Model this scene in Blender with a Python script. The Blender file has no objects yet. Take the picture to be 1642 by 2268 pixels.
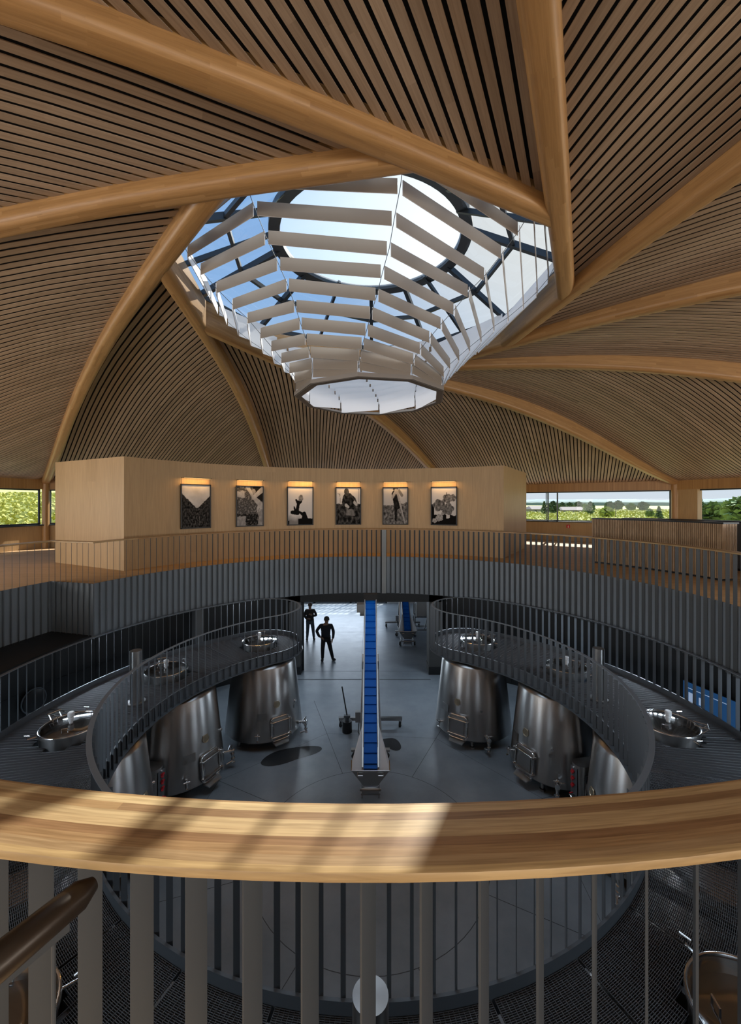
import bpy, math, random
from mathutils import Vector, Matrix, noise
random.seed(7)
S = bpy.context.scene
C = S.collection
PI = math.pi
EYE = Vector((0.0, -8.43, 2.0))     # opening centre is the origin, gallery floor is z = 0
GZ = -5.0                           # vat hall floor
FPX = 910.0

# ------------------------------------------------------------------ camera, sky, sun, exposure
cd = bpy.data.cameras.new('camera')
cam = bpy.data.objects.new('camera', cd); C.objects.link(cam)
cam.location = EYE; cam.rotation_euler = (PI/2, 0, 0)
cd.sensor_fit = 'HORIZONTAL'; cd.sensor_width = 36; cd.lens = 36*FPX/1642
cd.shift_y = -18/1642; cd.clip_start = 0.05; cd.clip_end = 6000
S.camera = cam

SUN_AZ, SUN_EL = math.radians(27.0), math.radians(40.0)
w = bpy.data.worlds.new('world'); S.world = w; w.use_nodes = True
nt = w.node_tree; bg = nt.nodes['Background']
geo = nt.nodes.new('ShaderNodeTexCoord'); sxyz = nt.nodes.new('ShaderNodeSeparateXYZ'); nt.links.new(geo.outputs['Generated'], sxyz.inputs[0])
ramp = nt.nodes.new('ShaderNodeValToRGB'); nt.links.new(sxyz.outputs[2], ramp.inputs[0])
for pos, c in ((0.0, (.70, .76, .82)), (.12, (.62, .73, .86)), (.45, (.30, .50, .82)), (.80, (.24, .44, .80)), (.92, (4.2, 4.9, 5.8)), (1.0, (5.5, 6.3, 7.4))):  # overhead stops raised far above the visible sky, added to light the hall
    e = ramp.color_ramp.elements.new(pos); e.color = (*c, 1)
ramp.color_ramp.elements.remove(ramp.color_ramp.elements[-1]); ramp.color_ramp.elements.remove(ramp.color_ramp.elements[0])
dt = nt.nodes.new('ShaderNodeVectorMath'); dt.operation = 'DOT_PRODUCT'; nt.links.new(geo.outputs['Generated'], dt.inputs[0])
dt.inputs[1].default_value = (math.sin(SUN_AZ+.12)*math.cos(SUN_EL), math.cos(SUN_AZ+.12)*math.cos(SUN_EL), math.sin(SUN_EL))
mrg = nt.nodes.new('ShaderNodeMapRange'); mrg.interpolation_type = 'SMOOTHSTEP'; mrg.inputs['From Min'].default_value = .80; mrg.inputs['From Max'].default_value = .985
nt.links.new(dt.outputs['Value'], mrg.inputs[0])
smx = nt.nodes.new('ShaderNodeMix'); smx.data_type = 'RGBA'; smx.inputs[7].default_value = (.84, .84, .82, 1)
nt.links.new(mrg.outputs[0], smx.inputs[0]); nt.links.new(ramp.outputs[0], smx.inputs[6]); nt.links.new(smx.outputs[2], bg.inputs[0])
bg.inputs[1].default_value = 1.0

def light(name, kind, loc, energy, color=(1, 1, 1), target=None, size=None, size_y=None, spread=None):
    l = bpy.data.lights.new(name, kind); l.energy = energy; l.color = color
    o = bpy.data.objects.new(name, l); C.objects.link(o); o.location = loc
    if target is not None:
        o.rotation_euler = (Vector(target)-Vector(loc)).to_track_quat('-Z', 'Y').to_euler()
    if kind == 'AREA':
        l.shape = 'RECTANGLE'; l.size = size; l.size_y = size_y or size
        if spread: l.spread = spread
    return o
sd = Vector((math.sin(SUN_AZ)*math.cos(SUN_EL), math.cos(SUN_AZ)*math.cos(SUN_EL), math.sin(SUN_EL)))
sun = light('sun', 'SUN', (20, 60, 60), 8.0, (1.0, 0.93, 0.82))
sun.rotation_euler = (-sd).to_track_quat('-Z', 'Y').to_euler(); sun.data.angle = 0.0093
# fill lamps added inside the unseen windows behind the viewpoint to lift the room
for a, e in ((187, 440), (215, 430), (252, 370), (288, 370), (325, 420), (353, 340)):
    r = math.radians(a)
    light('window_fill', 'AREA', (16.6*math.cos(r), 16.6*math.sin(r), 1.85), e, (1.0, 0.94, 0.86), (0, 0, 3.6), 9.5, 1.5)
# fill lamp added inside the yard doors to brighten the doorway floor
light('yard_door_fill', 'AREA', (-2.6, 20.3, -3.0), 300, (.72, .84, 1.0), (-1.0, 0, -5.0), 7.0, 2.2)
for a in (20, 65, 115, 160, 200, 245, 295, 340):  # hidden fill lamps added under the gallery to lift the vat hall
    r = math.radians(a)
    light('gallery_soffit_fill', 'AREA', (8.1*math.cos(r), 8.1*math.sin(r), -1.45), 80 if a not in (245, 295) else 26, (.74, .87, 1.0), (3*math.cos(r), 3*math.sin(r), -5), 1.6, .25)
S.view_settings.view_transform = 'Standard'; S.view_settings.look = 'None'
S.view_settings.exposure = 0.0; S.view_settings.gamma = 1.0; S.view_settings.use_curve_mapping = False
S.cycles.max_bounces = 8; S.cycles.transparent_max_bounces = 24; S.cycles.caustics_reflective = False; S.cycles.caustics_refractive = False

# ------------------------------------------------------------------ helpers
def tag(o, label=None, cat=None, group=None, kind=None):
    if label: o['label'] = label
    if cat: o['category'] = cat
    if group: o['group'] = group
    if kind: o['kind'] = kind
    return o
def thing(name, label, cat, loc=(0, 0, 0), rz=0, group=None):
    o = bpy.data.objects.new(name, None); C.objects.link(o); o.empty_display_size = 0.1
    o.location = loc; o.rotation_euler = (0, 0, rz)
    return tag(o, label, cat, group)
def pol(r, deg, z=0.0):
    a = math.radians(deg); return Vector((r*math.cos(a), r*math.sin(a), z))

class MB:
    def __init__(s): s.v = []; s.f = []; s.uv = []; s.mi = []; s.m = 0
    def add(s, vs, fs, uv=None):
        b = len(s.v); s.v += [tuple(p) for p in vs]
        s.uv += list(uv) if uv else [(p[0], p[1]) for p in vs]
        for f in fs: s.f.append(tuple(i+b for i in f)); s.mi.append(s.m)
        return s
    def box(s, c, size, rz=0, M=None):
        x, y, z = (q/2 for q in size); vs = []
        R = M if M is not None else Matrix.Rotation(rz, 3, 'Z')
        c = Vector(c)
        for sx, sy, sz in ((-1,-1,-1),(1,-1,-1),(1,1,-1),(-1,1,-1),(-1,-1,1),(1,-1,1),(1,1,1),(-1,1,1)):
            vs.append(c + R @ Vector((sx*x, sy*y, sz*z)))
        return s.add(vs, ((0,3,2,1),(4,5,6,7),(0,1,5,4),(1,2,6,5),(2,3,7,6),(3,0,4,7)))
    def bar(s, p0, p1, wd, ht, up=(0, 0, 1)):
        p0, p1 = Vector(p0), Vector(p1); d = p1-p0; L = d.length; d.normalize()
        u = Vector(up)
        if abs(d.dot(u)) > 0.99: u = Vector((1, 0, 0))
        sd_ = d.cross(u).normalized(); u = sd_.cross(d)
        return s.box((p0+p1)/2, (L, wd, ht), M=Matrix((d, sd_, u)).transposed())
    def tube(s, path, r, n=8, cap=True, closed=False):
        P = [Vector(p) for p in path]; m = len(P)
        rs = r if isinstance(r, (list, tuple)) else [r]*m
        vs = []; fs = []; uv = []; prev = None; L = 0
        for i in range(m):
            if closed: t = P[(i+1) % m]-P[i-1]
            else: t = P[min(i+1, m-1)]-P[max(i-1, 0)]
            t.normalize()
            if prev is None:
                a = Vector((0, 0, 1)) if abs(t.z) < .9 else Vector((1, 0, 0))
                x = t.cross(a).normalized()
            else: x = (prev-t*prev.dot(t)).normalized()
            prev = x; y = t.cross(x)
            if i: L += (P[i]-P[i-1]).length
            for k in range(n):
                a = 2*PI*k/n; vs.append(P[i]+rs[i]*(math.cos(a)*x+math.sin(a)*y)); uv.append((L, rs[i]*a))
        for i in range(m if closed else m-1):
            j = (i+1) % m
            for k in range(n): fs.append((i*n+k, i*n+(k+1) % n, j*n+(k+1) % n, j*n+k))
        if cap and not closed: fs += [tuple(range(n-1, -1, -1)), tuple((m-1)*n+k for k in range(n))]
        return s.add(vs, fs, uv)
    def cyl(s, p0, p1, r, n=16): return s.tube([p0, p1], r, n)
    def lathe(s, prof, n=32, M=None, a0=0, a1=360):
        full = abs(a1-a0) >= 359.9; m = n if full else n+1; vs = []; fs = []; uv = []
        for (r, z) in prof:
            for k in range(m):
                a = math.radians(a0+(a1-a0)*k/n); p = Vector((r*math.cos(a), r*math.sin(a), z))
                vs.append(M @ p if M is not None else p); uv.append((a*1.1, z))
        for i in range(len(prof)-1):
            for k in range(n): 
                j = (k+1) % m; fs.append((i*m+k, i*m+j, (i+1)*m+j, (i+1)*m+k))
        return s.add(vs, fs, uv)
    def ring(s, sec, a0, a1, n, closed_sec=True):
        """section [(r,z)] swept about the z axis from a0 to a1 degrees"""
        vs = []; fs = []; uv = []; k = len(sec); cum = [0]
        for i in range(1, k): cum.append(cum[-1]+math.hypot(sec[i][0]-sec[i-1][0], sec[i][1]-sec[i-1][1]))
        for i in range(n+1):
            a = a0+(a1-a0)*i/n
            for q, (r, z) in enumerate(sec): vs.append(pol(r, a, z)); uv.append((math.radians(a)*sec[0][0], cum[q]))
        for i in range(n):
            for q in range(k if closed_sec else k-1):
                p = (q+1) % k; fs.append((i*k+q, (i+1)*k+q, (i+1)*k+p, i*k+p))
        if closed_sec and abs(a1-a0) < 359.9: fs += [tuple(range(k)), tuple(n*k+q for q in range(k-1, -1, -1))]
        return s.add(vs, fs, uv)
    def path(s, pts, sec, closed=False):
        """section [(offset to the left, z)] swept along a plan path"""
        P = [Vector((p[0], p[1], 0)) for p in pts]; m = len(P); k = len(sec); vs = []; fs = []; uv = []; L = 0
        for i in range(m):
            if closed: t0 = P[i]-P[i-1]; t1 = P[(i+1) % m]-P[i]
            else: t0 = P[i]-P[max(i-1, 0)] if i else P[1]-P[0]; t1 = P[i+1]-P[i] if i < m-1 else t0
            t0 = t0.normalized(); t1 = t1.normalized()
            n0 = Vector((-t0.y, t0.x, 0)); n1 = Vector((-t1.y, t1.x, 0)); nn = (n0+n1).normalized(); nn = nn/max(nn.dot(n0), .3)
            if i: L += (P[i]-P[i-1]).length
            for q, (o, z) in enumerate(sec): vs.append(P[i]+nn*o+Vector((0, 0, z))); uv.append((L, o if abs(sec[0][0]-sec[1][0]) > 1e-6 or True else z))
        for i in range(m if closed else m-1):
            j = (i+1) % m
            for q in range(k): fs.append((i*k+q, j*k+q, j*k+(q+1) % k, i*k+(q+1) % k))
        if not closed: fs += [tuple(range(k)), tuple((m-1)*k+q for q in range(k-1, -1, -1))]
        return s.add(vs, fs, uv)
    def prism(s, outline, z0, z1, M=None):
        k = len(outline); vs = [Vector((x, y, z0)) for x, y in outline]+[Vector((x, y, z1)) for x, y in outline]
        if M is not None: vs = [M @ p for p in vs]
        fs = [tuple(range(k-1, -1, -1)), tuple(range(k, 2*k))]+[(i, (i+1) % k, k+(i+1) % k, k+i) for i in range(k)]
        return s.add(vs, fs)
    def ball(s, c, r, n=10, sc=(1, 1, 1)):
        prof = [(max(r*math.sin(PI*i/n), 1e-4), -r*math.cos(PI*i/n)) for i in range(n+1)]
        return s.lathe(prof, n+4, Matrix.Translation(c) @ Matrix.Diagonal((*sc, 1)))
    def build(s, name, m, parent=None, smooth=False, loc=None):
        me = bpy.data.meshes.new(name); me.from_pydata(s.v, [], s.f)
        ms = m if isinstance(m, (list, tuple)) else [m]
        for q in ms: me.materials.append(q)
        ul = me.uv_layers.new(name='UVMap')
        li = [0]*len(me.loops); me.loops.foreach_get('vertex_index', li)
        flat = [0.0]*(2*len(li))
        for i, vi in enumerate(li): flat[2*i], flat[2*i+1] = s.uv[vi]
        ul.data.foreach_set('uv', flat)
        if len(ms) > 1: me.polygons.foreach_set('material_index', s.mi)
        if smooth:
            me.polygons.foreach_set('use_smooth', [True]*len(me.polygons)); me.set_sharp_from_angle(angle=math.radians(38))
        me.update()
        o = bpy.data.objects.new(name, me); C.objects.link(o)
        if parent is not None: o.parent = parent
        if loc is not None: o.location = loc
        return o
def inst(mesh_o, name, parent, loc, rz=0):
    o = bpy.data.objects.new(name, mesh_o.data); C.objects.link(o); o.parent = parent; o.location = loc; o.rotation_euler = (0, 0, rz); return o
def copy_tree(o, parent=None):
    c = o.copy(); C.objects.link(c); c.parent = parent
    for ch in list(o.children): copy_tree(ch, c)
    return c

# ------------------------------------------------------------------ materials
def new_mat(name):
    m = bpy.data.materials.new(name); m.use_nodes = True; return m, m.node_tree, m.node_tree.nodes['Principled BSDF']
def mat(name, col, rough=0.5, metal=0.0, var=0.0, scale=4.0, bump=0.0, spec=None):
    m, t, b = new_mat(name); b.inputs['Roughness'].default_value = rough; b.inputs['Metallic'].default_value = metal
    b.inputs['Base Color'].default_value = (*col, 1)
    if spec is not None: b.inputs['Specular IOR Level'].default_value = spec
    if var or bump:
        tc = t.nodes.new('ShaderNodeTexCoord'); nz = t.nodes.new('ShaderNodeTexNoise'); nz.inputs['Scale'].default_value = scale; nz.inputs['Detail'].default_value = 6
        t.links.new(tc.outputs['Object'], nz.inputs['Vector'])
        if var:
            mx = t.nodes.new('ShaderNodeMix'); mx.data_type = 'RGBA'
            mx.inputs[6].default_value = (*[c*(1-var) for c in col], 1); mx.inputs[7].default_value = (*[min(1, c*(1+var)) for c in col], 1)
            t.links.new(nz.outputs[0], mx.inputs[0]); t.links.new(mx.outputs[2], b.inputs['Base Color'])
        if bump:
            bp = t.nodes.new('ShaderNodeBump'); bp.inputs['Strength'].default_value = bump; bp.inputs['Distance'].default_value = .02
            t.links.new(nz.outputs[0], bp.inputs['Height']); t.links.new(bp.outputs[0], b.inputs['Normal'])
    return m
def math_n(t, op, a, b=None):
    n = t.nodes.new('ShaderNodeMath'); n.operation = op
    for i, q in enumerate((a, b)):
        if q is None: continue
        if isinstance(q, (int, float)): n.inputs[i].default_value = q
        else: t.links.new(q, n.inputs[i])
    return n.outputs[0]
def wood(name, cols, plank=(1.2, .04), rough=.45, grain=(1.2, 22), coords='UV', swap=False, contrast=.35):
    """boards of size plank (along u, across v), each its own tone, with a fine grain along u"""
    m, t, b = new_mat(name); b.inputs['Roughness'].default_value = rough
    tc = t.nodes.new('ShaderNodeTexCoord'); sp = t.nodes.new('ShaderNodeSeparateXYZ'); t.links.new(tc.outputs[coords], sp.inputs[0])
    u, v = sp.outputs[0], sp.outputs[1]
    if swap: u, v = v, u
    if coords == 'Object' and swap == 'z': u, v = sp.outputs[2], sp.outputs[0]
    row = math_n(t, 'FLOOR', math_n(t, 'DIVIDE', v, plank[1]))
    wn = t.nodes.new('ShaderNodeTexWhiteNoise'); wn.noise_dimensions = '1D'; t.links.new(row, wn.inputs['W'])
    col = math_n(t, 'FLOOR', math_n(t, 'ADD', math_n(t, 'DIVIDE', u, plank[0]), math_n(t, 'MULTIPLY', wn.outputs[0], 9.7)))
    cb = t.nodes.new('ShaderNodeCombineXYZ'); t.links.new(row, cb.inputs[0]); t.links.new(col, cb.inputs[1])
    w2 = t.nodes.new('ShaderNodeTexWhiteNoise'); w2.noise_dimensions = '2D'; t.links.new(cb.outputs[0], w2.inputs['Vector'])
    rp = t.nodes.new('ShaderNodeValToRGB'); t.links.new(w2.outputs[0], rp.inputs[0])
    el = rp.color_ramp.elements
    while len(el) < len(cols): el.new(.5)
    for i, c in enumerate(cols): el[i].position = i/(len(cols)-1); el[i].color = (*c, 1)
    gv = t.nodes.new('ShaderNodeCombineXYZ')
    t.links.new(math_n(t, 'MULTIPLY', u, grain[0]), gv.inputs[0]); t.links.new(math_n(t, 'MULTIPLY', v, grain[1]), gv.inputs[1]); t.links.new(math_n(t, 'MULTIPLY', w2.outputs[0], 37.0), gv.inputs[2])
    nz = t.nodes.new('ShaderNodeTexNoise'); nz.inputs['Scale'].default_value = 1.5; nz.inputs['Detail'].default_value = 5; nz.inputs['Distortion'].default_value = .6
    t.links.new(gv.outputs[0], nz.inputs['Vector'])
    hs = t.nodes.new('ShaderNodeMix'); hs.data_type = 'RGBA'; hs.blend_type = 'MULTIPLY'; hs.inputs[0].default_value = contrast*2
    gr = t.nodes.new('ShaderNodeValToRGB'); gr.color_ramp.elements[0].position = .3; gr.color_ramp.elements[0].color = (.55, .5, .45, 1); gr.color_ramp.elements[1].position = .62; gr.color_ramp.elements[1].color = (1, 1, 1, 1)
    t.links.new(nz.outputs[0], gr.inputs[0]); t.links.new(rp.outputs[0], hs.inputs[6]); t.links.new(gr.outputs[0], hs.inputs[7])
    t.links.new(hs.outputs[2], b.inputs['Base Color'])
    return m
def glass(name, tint=(.93, .97, 1.0), refl=.06, rough=.02, haze=0.0):
    m, t, b = new_mat(name); t.nodes.remove(b); out = t.nodes['Material Output']
    tr = t.nodes.new('ShaderNodeBsdfTransparent'); tr.inputs[0].default_value = (*tint, 1)
    gl = t.nodes.new('ShaderNodeBsdfGlossy'); gl.inputs['Roughness'].default_value = rough
    mx = t.nodes.new('ShaderNodeMixShader'); mx.inputs[0].default_value = refl
    t.links.new(tr.outputs[0], mx.inputs[1]); t.links.new(gl.outputs[0], mx.inputs[2])
    last = mx
    if haze:
        tl = t.nodes.new('ShaderNodeBsdfTranslucent'); tl.inputs[0].default_value = (.95, .97, .97, 1)
        m2 = t.nodes.new('ShaderNodeMixShader'); m2.inputs[0].default_value = haze
        t.links.new(mx.outputs[0], m2.inputs[1]); t.links.new(tl.outputs[0], m2.inputs[2]); last = m2
    t.links.new(last.outputs[0], out.inputs[0]); return m
def emit(name, col, st):
    m, t, b = new_mat(name); b.inputs['Base Color'].default_value = (0, 0, 0, 1); b.inputs['Emission Color'].default_value = (*col, 1); b.inputs['Emission Strength'].default_value = st; return m
def brushed(name, col, rough):
    m, t, b = new_mat(name); b.inputs['Metallic'].default_value = 1; b.inputs['Base Color'].default_value = (*col, 1)
    b.inputs['Anisotropic'].default_value = .6; b.inputs['Anisotropic Rotation'].default_value = .25
    tc = t.nodes.new('ShaderNodeTexCoord'); mp = t.nodes.new('ShaderNodeMapping'); mp.inputs['Scale'].default_value = (5, .12, 1)
    nz = t.nodes.new('ShaderNodeTexNoise'); nz.inputs['Scale'].default_value = 2.2; nz.inputs['Detail'].default_value = 4
    t.links.new(tc.outputs['UV'], mp.inputs[0]); t.links.new(mp.outputs[0], nz.inputs['Vector'])
    mr = t.nodes.new('ShaderNodeMapRange'); mr.inputs['To Min'].default_value = rough*.75; mr.inputs['To Max'].default_value = rough*1.35
    t.links.new(nz.outputs[0], mr.inputs[0]); t.links.new(mr.outputs[0], b.inputs['Roughness'])
    return m

M = {}
M['beam'] = wood('beam_oak', [(.34, .185, .07), (.42, .24, .095), (.37, .205, .08), (.46, .27, .115)], (.9, .045), .42, (1.5, 30), contrast=.22)
M['slat'] = wood('slat_oak', [(.275, .198, .135), (.37, .27, .188), (.32, .232, .16), (.42, .309, .217)], (3.1, .136), .55, (1.1, 30), contrast=.25)
M['felt'] = mat('black_felt', (.006, .006, .007), .95)
M['veneer'] = wood('veneer_oak', [(.44, .295, .15), (.48, .325, .17), (.46, .31, .16)], (9.0, .62), .5, (.9, 30), contrast=.2)
M['floorwood'] = wood('floor_oak', [(.56, .37, .20), (.62, .42, .24), (.59, .395, .22)], (1.6, .14), .62, (1.2, 20), 'Object', contrast=.2); M['floorwood'].node_tree.nodes['Principled BSDF'].inputs['Specular IOR Level'].default_value = .18
M['rail'] = wood('handrail_oak', [(.22, .115, .055), (.56, .39, .19), (.36, .205, .095), (.62, .46, .25), (.28, .155, .075), (.50, .33, .16)], (14, .031), .38, (2.4, 70), contrast=.38)
M['counter'] = wood('counter_walnut', [(.36, .25, .155), (.48, .345, .22), (.42, .295, .185)], (3, .05), .5, (1, 20))
M['plate'] = mat('painted_steel', (.066, .076, .086), .5, .15)
M['fascia'] = mat('fascia_steel', (.20, .235, .27), .5, .15, .10, 1.5)
M['darksteel'] = mat('dark_steel', (.12, .137, .155), .5, .2)
M['grate'] = mat('grating_steel', (.17, .18, .195), .6, .1)
M['darkwall'] = mat('dark_panel', (.012, .013, .014), .55)
M['black'] = mat('black_paint', (.008, .008, .009), .45)
M['rubber'] = mat('rubber', (.01, .011, .013), .7)
M['inox'] = brushed('brushed_inox', (.40, .395, .39), .30)
M['chrome'] = mat('polished_steel', (.68, .68, .68), .16, 1.0)
M['whiteplastic'] = mat('white_plastic', (.82, .83, .84), .35)
M['blue'] = mat('belt_blue', (.003, .15, .66), .5, var=.08, scale=3, spec=.2)
M['whitepaint'] = mat('white_paint', (.80, .80, .80), .5)
M['frame'] = mat('window_frame', (.035, .042, .05), .4, .5)
M['glass'] = glass('window_glass', (.95, .98, 1.0), .015)
M['skyglass'] = glass('skylight_glass', (.9, .95, .98), .05)
M['dome'] = glass('dome_glass', (.88, .96, .97), .04, .05, .2)
M['red'] = mat('red_plastic', (.55, .02, .03), .4)
M['bluevalve'] = mat('blue_plastic', (.03, .10, .5), .4)
M['lidglass'] = glass('lid_acrylic', (.55, .55, .55), .25, .08)
M['louvre'] = None
m, t, b = new_mat('louvre_panel'); b.inputs['Base Color'].default_value = (.78, .77, .78, 1); b.inputs['Roughness'].default_value = .6
tl = t.nodes.new('ShaderNodeBsdfTranslucent'); tl.inputs[0].default_value = (.72, .66, .58, 1); mx = t.nodes.new('ShaderNodeMixShader'); mx.inputs[0].default_value = .06
t.links.new(b.outputs[0], mx.inputs[1]); t.links.new(tl.outputs[0], mx.inputs[2]); t.links.new(mx.outputs[0], t.nodes['Material Output'].inputs[0]); M['louvre'] = m
M['louvre_shade'] = mat('louvre_outer_shade', (.235, .205, .175), .45, .2)  # outer louvre faces: their backlit shade is put into the colour
# polished concrete
m, t, b = new_mat('concrete'); tc = t.nodes.new('ShaderNodeTexCoord')
n1 = t.nodes.new('ShaderNodeTexNoise'); n1.inputs['Scale'].default_value = .55; n1.inputs['Detail'].default_value = 9; n1.inputs['Roughness'].default_value = .62
n2 = t.nodes.new('ShaderNodeTexNoise'); n2.inputs['Scale'].default_value = 3.5; n2.inputs['Detail'].default_value = 8
for n in (n1, n2): t.links.new(tc.outputs['Object'], n.inputs['Vector'])
rp = t.nodes.new('ShaderNodeValToRGB'); rp.color_ramp.elements[0].position = .3; rp.color_ramp.elements[0].color = (.16, .19, .22, 1); rp.color_ramp.elements[1].position = .72; rp.color_ramp.elements[1].color = (.30, .335, .37, 1)
t.links.new(n1.outputs[0], rp.inputs[0]); t.links.new(rp.outputs[0], b.inputs['Base Color'])
mr = t.nodes.new('ShaderNodeMapRange'); mr.inputs['To Min'].default_value = .26; mr.inputs['To Max'].default_value = .42; t.links.new(n2.outputs[0], mr.inputs[0]); t.links.new(mr.outputs[0], b.inputs['Roughness'])
bp = t.nodes.new('ShaderNodeBump'); bp.inputs['Strength'].default_value = .02; bp.inputs['Distance'].default_value = .01; t.links.new(n2.outputs[0], bp.inputs['Height']); t.links.new(bp.outputs[0], b.inputs['Normal'])
M['concrete'] = m
M['joint'] = mat('floor_joint', (.05, .055, .06), .7)

# ------------------------------------------------------------------ roof geometry
CO = (0.5745058, -1.54239787, 0.00811129, -0.03332689, 3.81189044)
def prof(t):
    q = t/10; return 2.0+(((CO[0]*q+CO[1])*q+CO[2])*q+CO[3])*q+CO[4]
DA = {1: (-.75, .05), 2: (0, .05), 3: (-1.0, .1), 4: (-.75, .05), 5: (0, 0), 6: (.25, -.3), 7: (-1.0, .05), 8: (.25, -.05), 9: (.5, -.05), 10: (0, 0)}
LINE = {}
RW = 17.95
for k in range(1, 11):
    m_ = math.radians(-45.58-36*(k-1)-18+DA[k][0])
    n_ = Vector((math.cos(m_), math.sin(m_))); d_ = Vector((math.sin(m_), -math.cos(m_))); a_ = 3.59+DA[k][1]
    LINE[k] = (n_, d_, a_, math.sqrt(RW*RW-a_*a_))
def cross(k, j, off=0.0):
    """t along beam k where its plan line meets beam j's (shifted outward by off)"""
    n, d, a, _ = LINE[k]; n2, d2, a2, _ = LINE[j]
    return (a2+off-(n*a).dot(n2))/d.dot(n2)
FEET = {k: LINE[k][0]*LINE[k][2]+LINE[k][1]*LINE[k][3] for k in LINE}
nx = lambda k: k % 10+1
pv = lambda k: (k-2) % 10+1
TF = 17.6
DEPTH = .20

# ---- perimeter: dado walls, windows, ring beam (decagon between the beam feet)
def seg_frame(k):
    A, B = FEET[k], FEET[nx(k)]; d = (B-A); L = d.length; d.normalize(); n = Vector((d.y, -d.x))
    if n.dot(A) < 0: n = -n
    return A, d, n, L
wi = 0
for k in range(1, 11):
    A, d, n, L = seg_frame(k)
    ang = math.atan2(d.y, d.x)
    def P(s_, off, z): q = A+d*s_+n*off; return (q.x, q.y, z)
    mb = MB()
    vs = [P(0, .06, 0), P(L, .06, 0), P(L, .06, 1.02), P(0, .06, 1.02), P(0, .30, 0), P(L, .30, 0), P(L, .30, 1.02), P(0, .30, 1.02)]
    mb.add(vs, ((0, 1, 2, 3), (3, 2, 6, 7), (4, 7, 6, 5)), [(0, 0), (0, L), (1.02, L), (1.02, 0), (0, 0), (0, L), (1, L), (1, 0)])
    tag(mb.build('wall_dado_%d' % k, M['veneer']), kind='structure')
    mb = MB(); mb.bar(P(0, .1, 1.045), P(L, .1, 1.045), .34, .05)
    tag(mb.build('trim_sill_%d' % k, M['frame']), kind='structure')
    mb = MB(); mb.bar(P(-.1, .1, 2.96), P(L+.1, .1, 2.96), .26, .60)
    me_ = mb.build('trim_ring_beam_%d' % k, M['beam']); tag(me_, kind='structure')
    wr = MB()
    for z in (1.10, 2.63): wr.bar(P(.15, .18, z), P(L-.15, .18, z), .07, .06)
    for s_ in (.16, L-.16): wr.bar(P(s_, .18, 1.08), P(s_, .18, 2.66), .07, .06)
    fr = wr.build('window_%d' % k, M['frame']); tag(fr, kind='structure')
    g = MB(); g.add([P(.18, .18, 1.12), P(L-.18, .18, 1.12), P(L-.18, .18, 2.61), P(.18, .18, 2.61)], ((0, 1, 2, 3),)); g.build('window_pane', M['glass'], fr)

A, d, n, L = seg_frame(6); q0 = A+d*.16-n*.02; q1 = A+d*1.0-n*.02
mb = MB(); mb.add([(q0.x, q0.y, 1.06), (q1.x, q1.y, 1.06), (q1.x, q1.y, 2.7), (q0.x, q0.y, 2.7), (q1.x+n.x*.3, q1.y+n.y*.3, 1.06), (q1.x+n.x*.3, q1.y+n.y*.3, 2.7)], ((0, 1, 2, 3), (1, 4, 5, 2)), [(1, 0), (1, .5), (2.7, .5), (2.7, 0), (1, .6), (2.7, .6)])
tag(mb.build('trim_pier_panel', M['veneer']), kind='structure')
w5 = bpy.data.objects['window_5']
A, d, n, L = seg_frame(5); mb = MB(); gl_ = MB()
def wall_s(px):
    u = (px-821)/FPX; T = (A-Vector((0, EYE.y))).dot(n)/(u*n.x+n.y); return (Vector((u*T, EYE.y+T))-A).dot(d)
sa, sb = wall_s(1213), wall_s(1234)
def Q(s_, off, z): q = A+d*s_+n*off; return (q.x, q.y, z)
for s_ in (sa, sb): mb.bar(Q(s_, .16, 1.1), Q(s_, .16, 2.64), .06, .06)
mb.bar(Q(sa, .16, 1.12), Q(sa, -.30, 1.12), .05, .04); mb.bar(Q(sb, .16, 1.12), Q(sa, -.30, 1.12), .05, .04); mb.bar(Q(sa, -.30, 1.1), Q(sa, -.30, 2.62), .035, .035); mb.bar(Q(sa, .16, 2.6), Q(sa, -.30, 2.6), .05, .04)
mb.build('open_casement_frame', M['frame'], w5)
gl_.add([Q(sa, .16, 1.14), Q(sa, -.3, 1.14), Q(sa, -.3, 2.6), Q(sa, .16, 2.6)], ((0, 1, 2, 3),)); gl_.build('casement_pane', M['glass'], w5)
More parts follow.
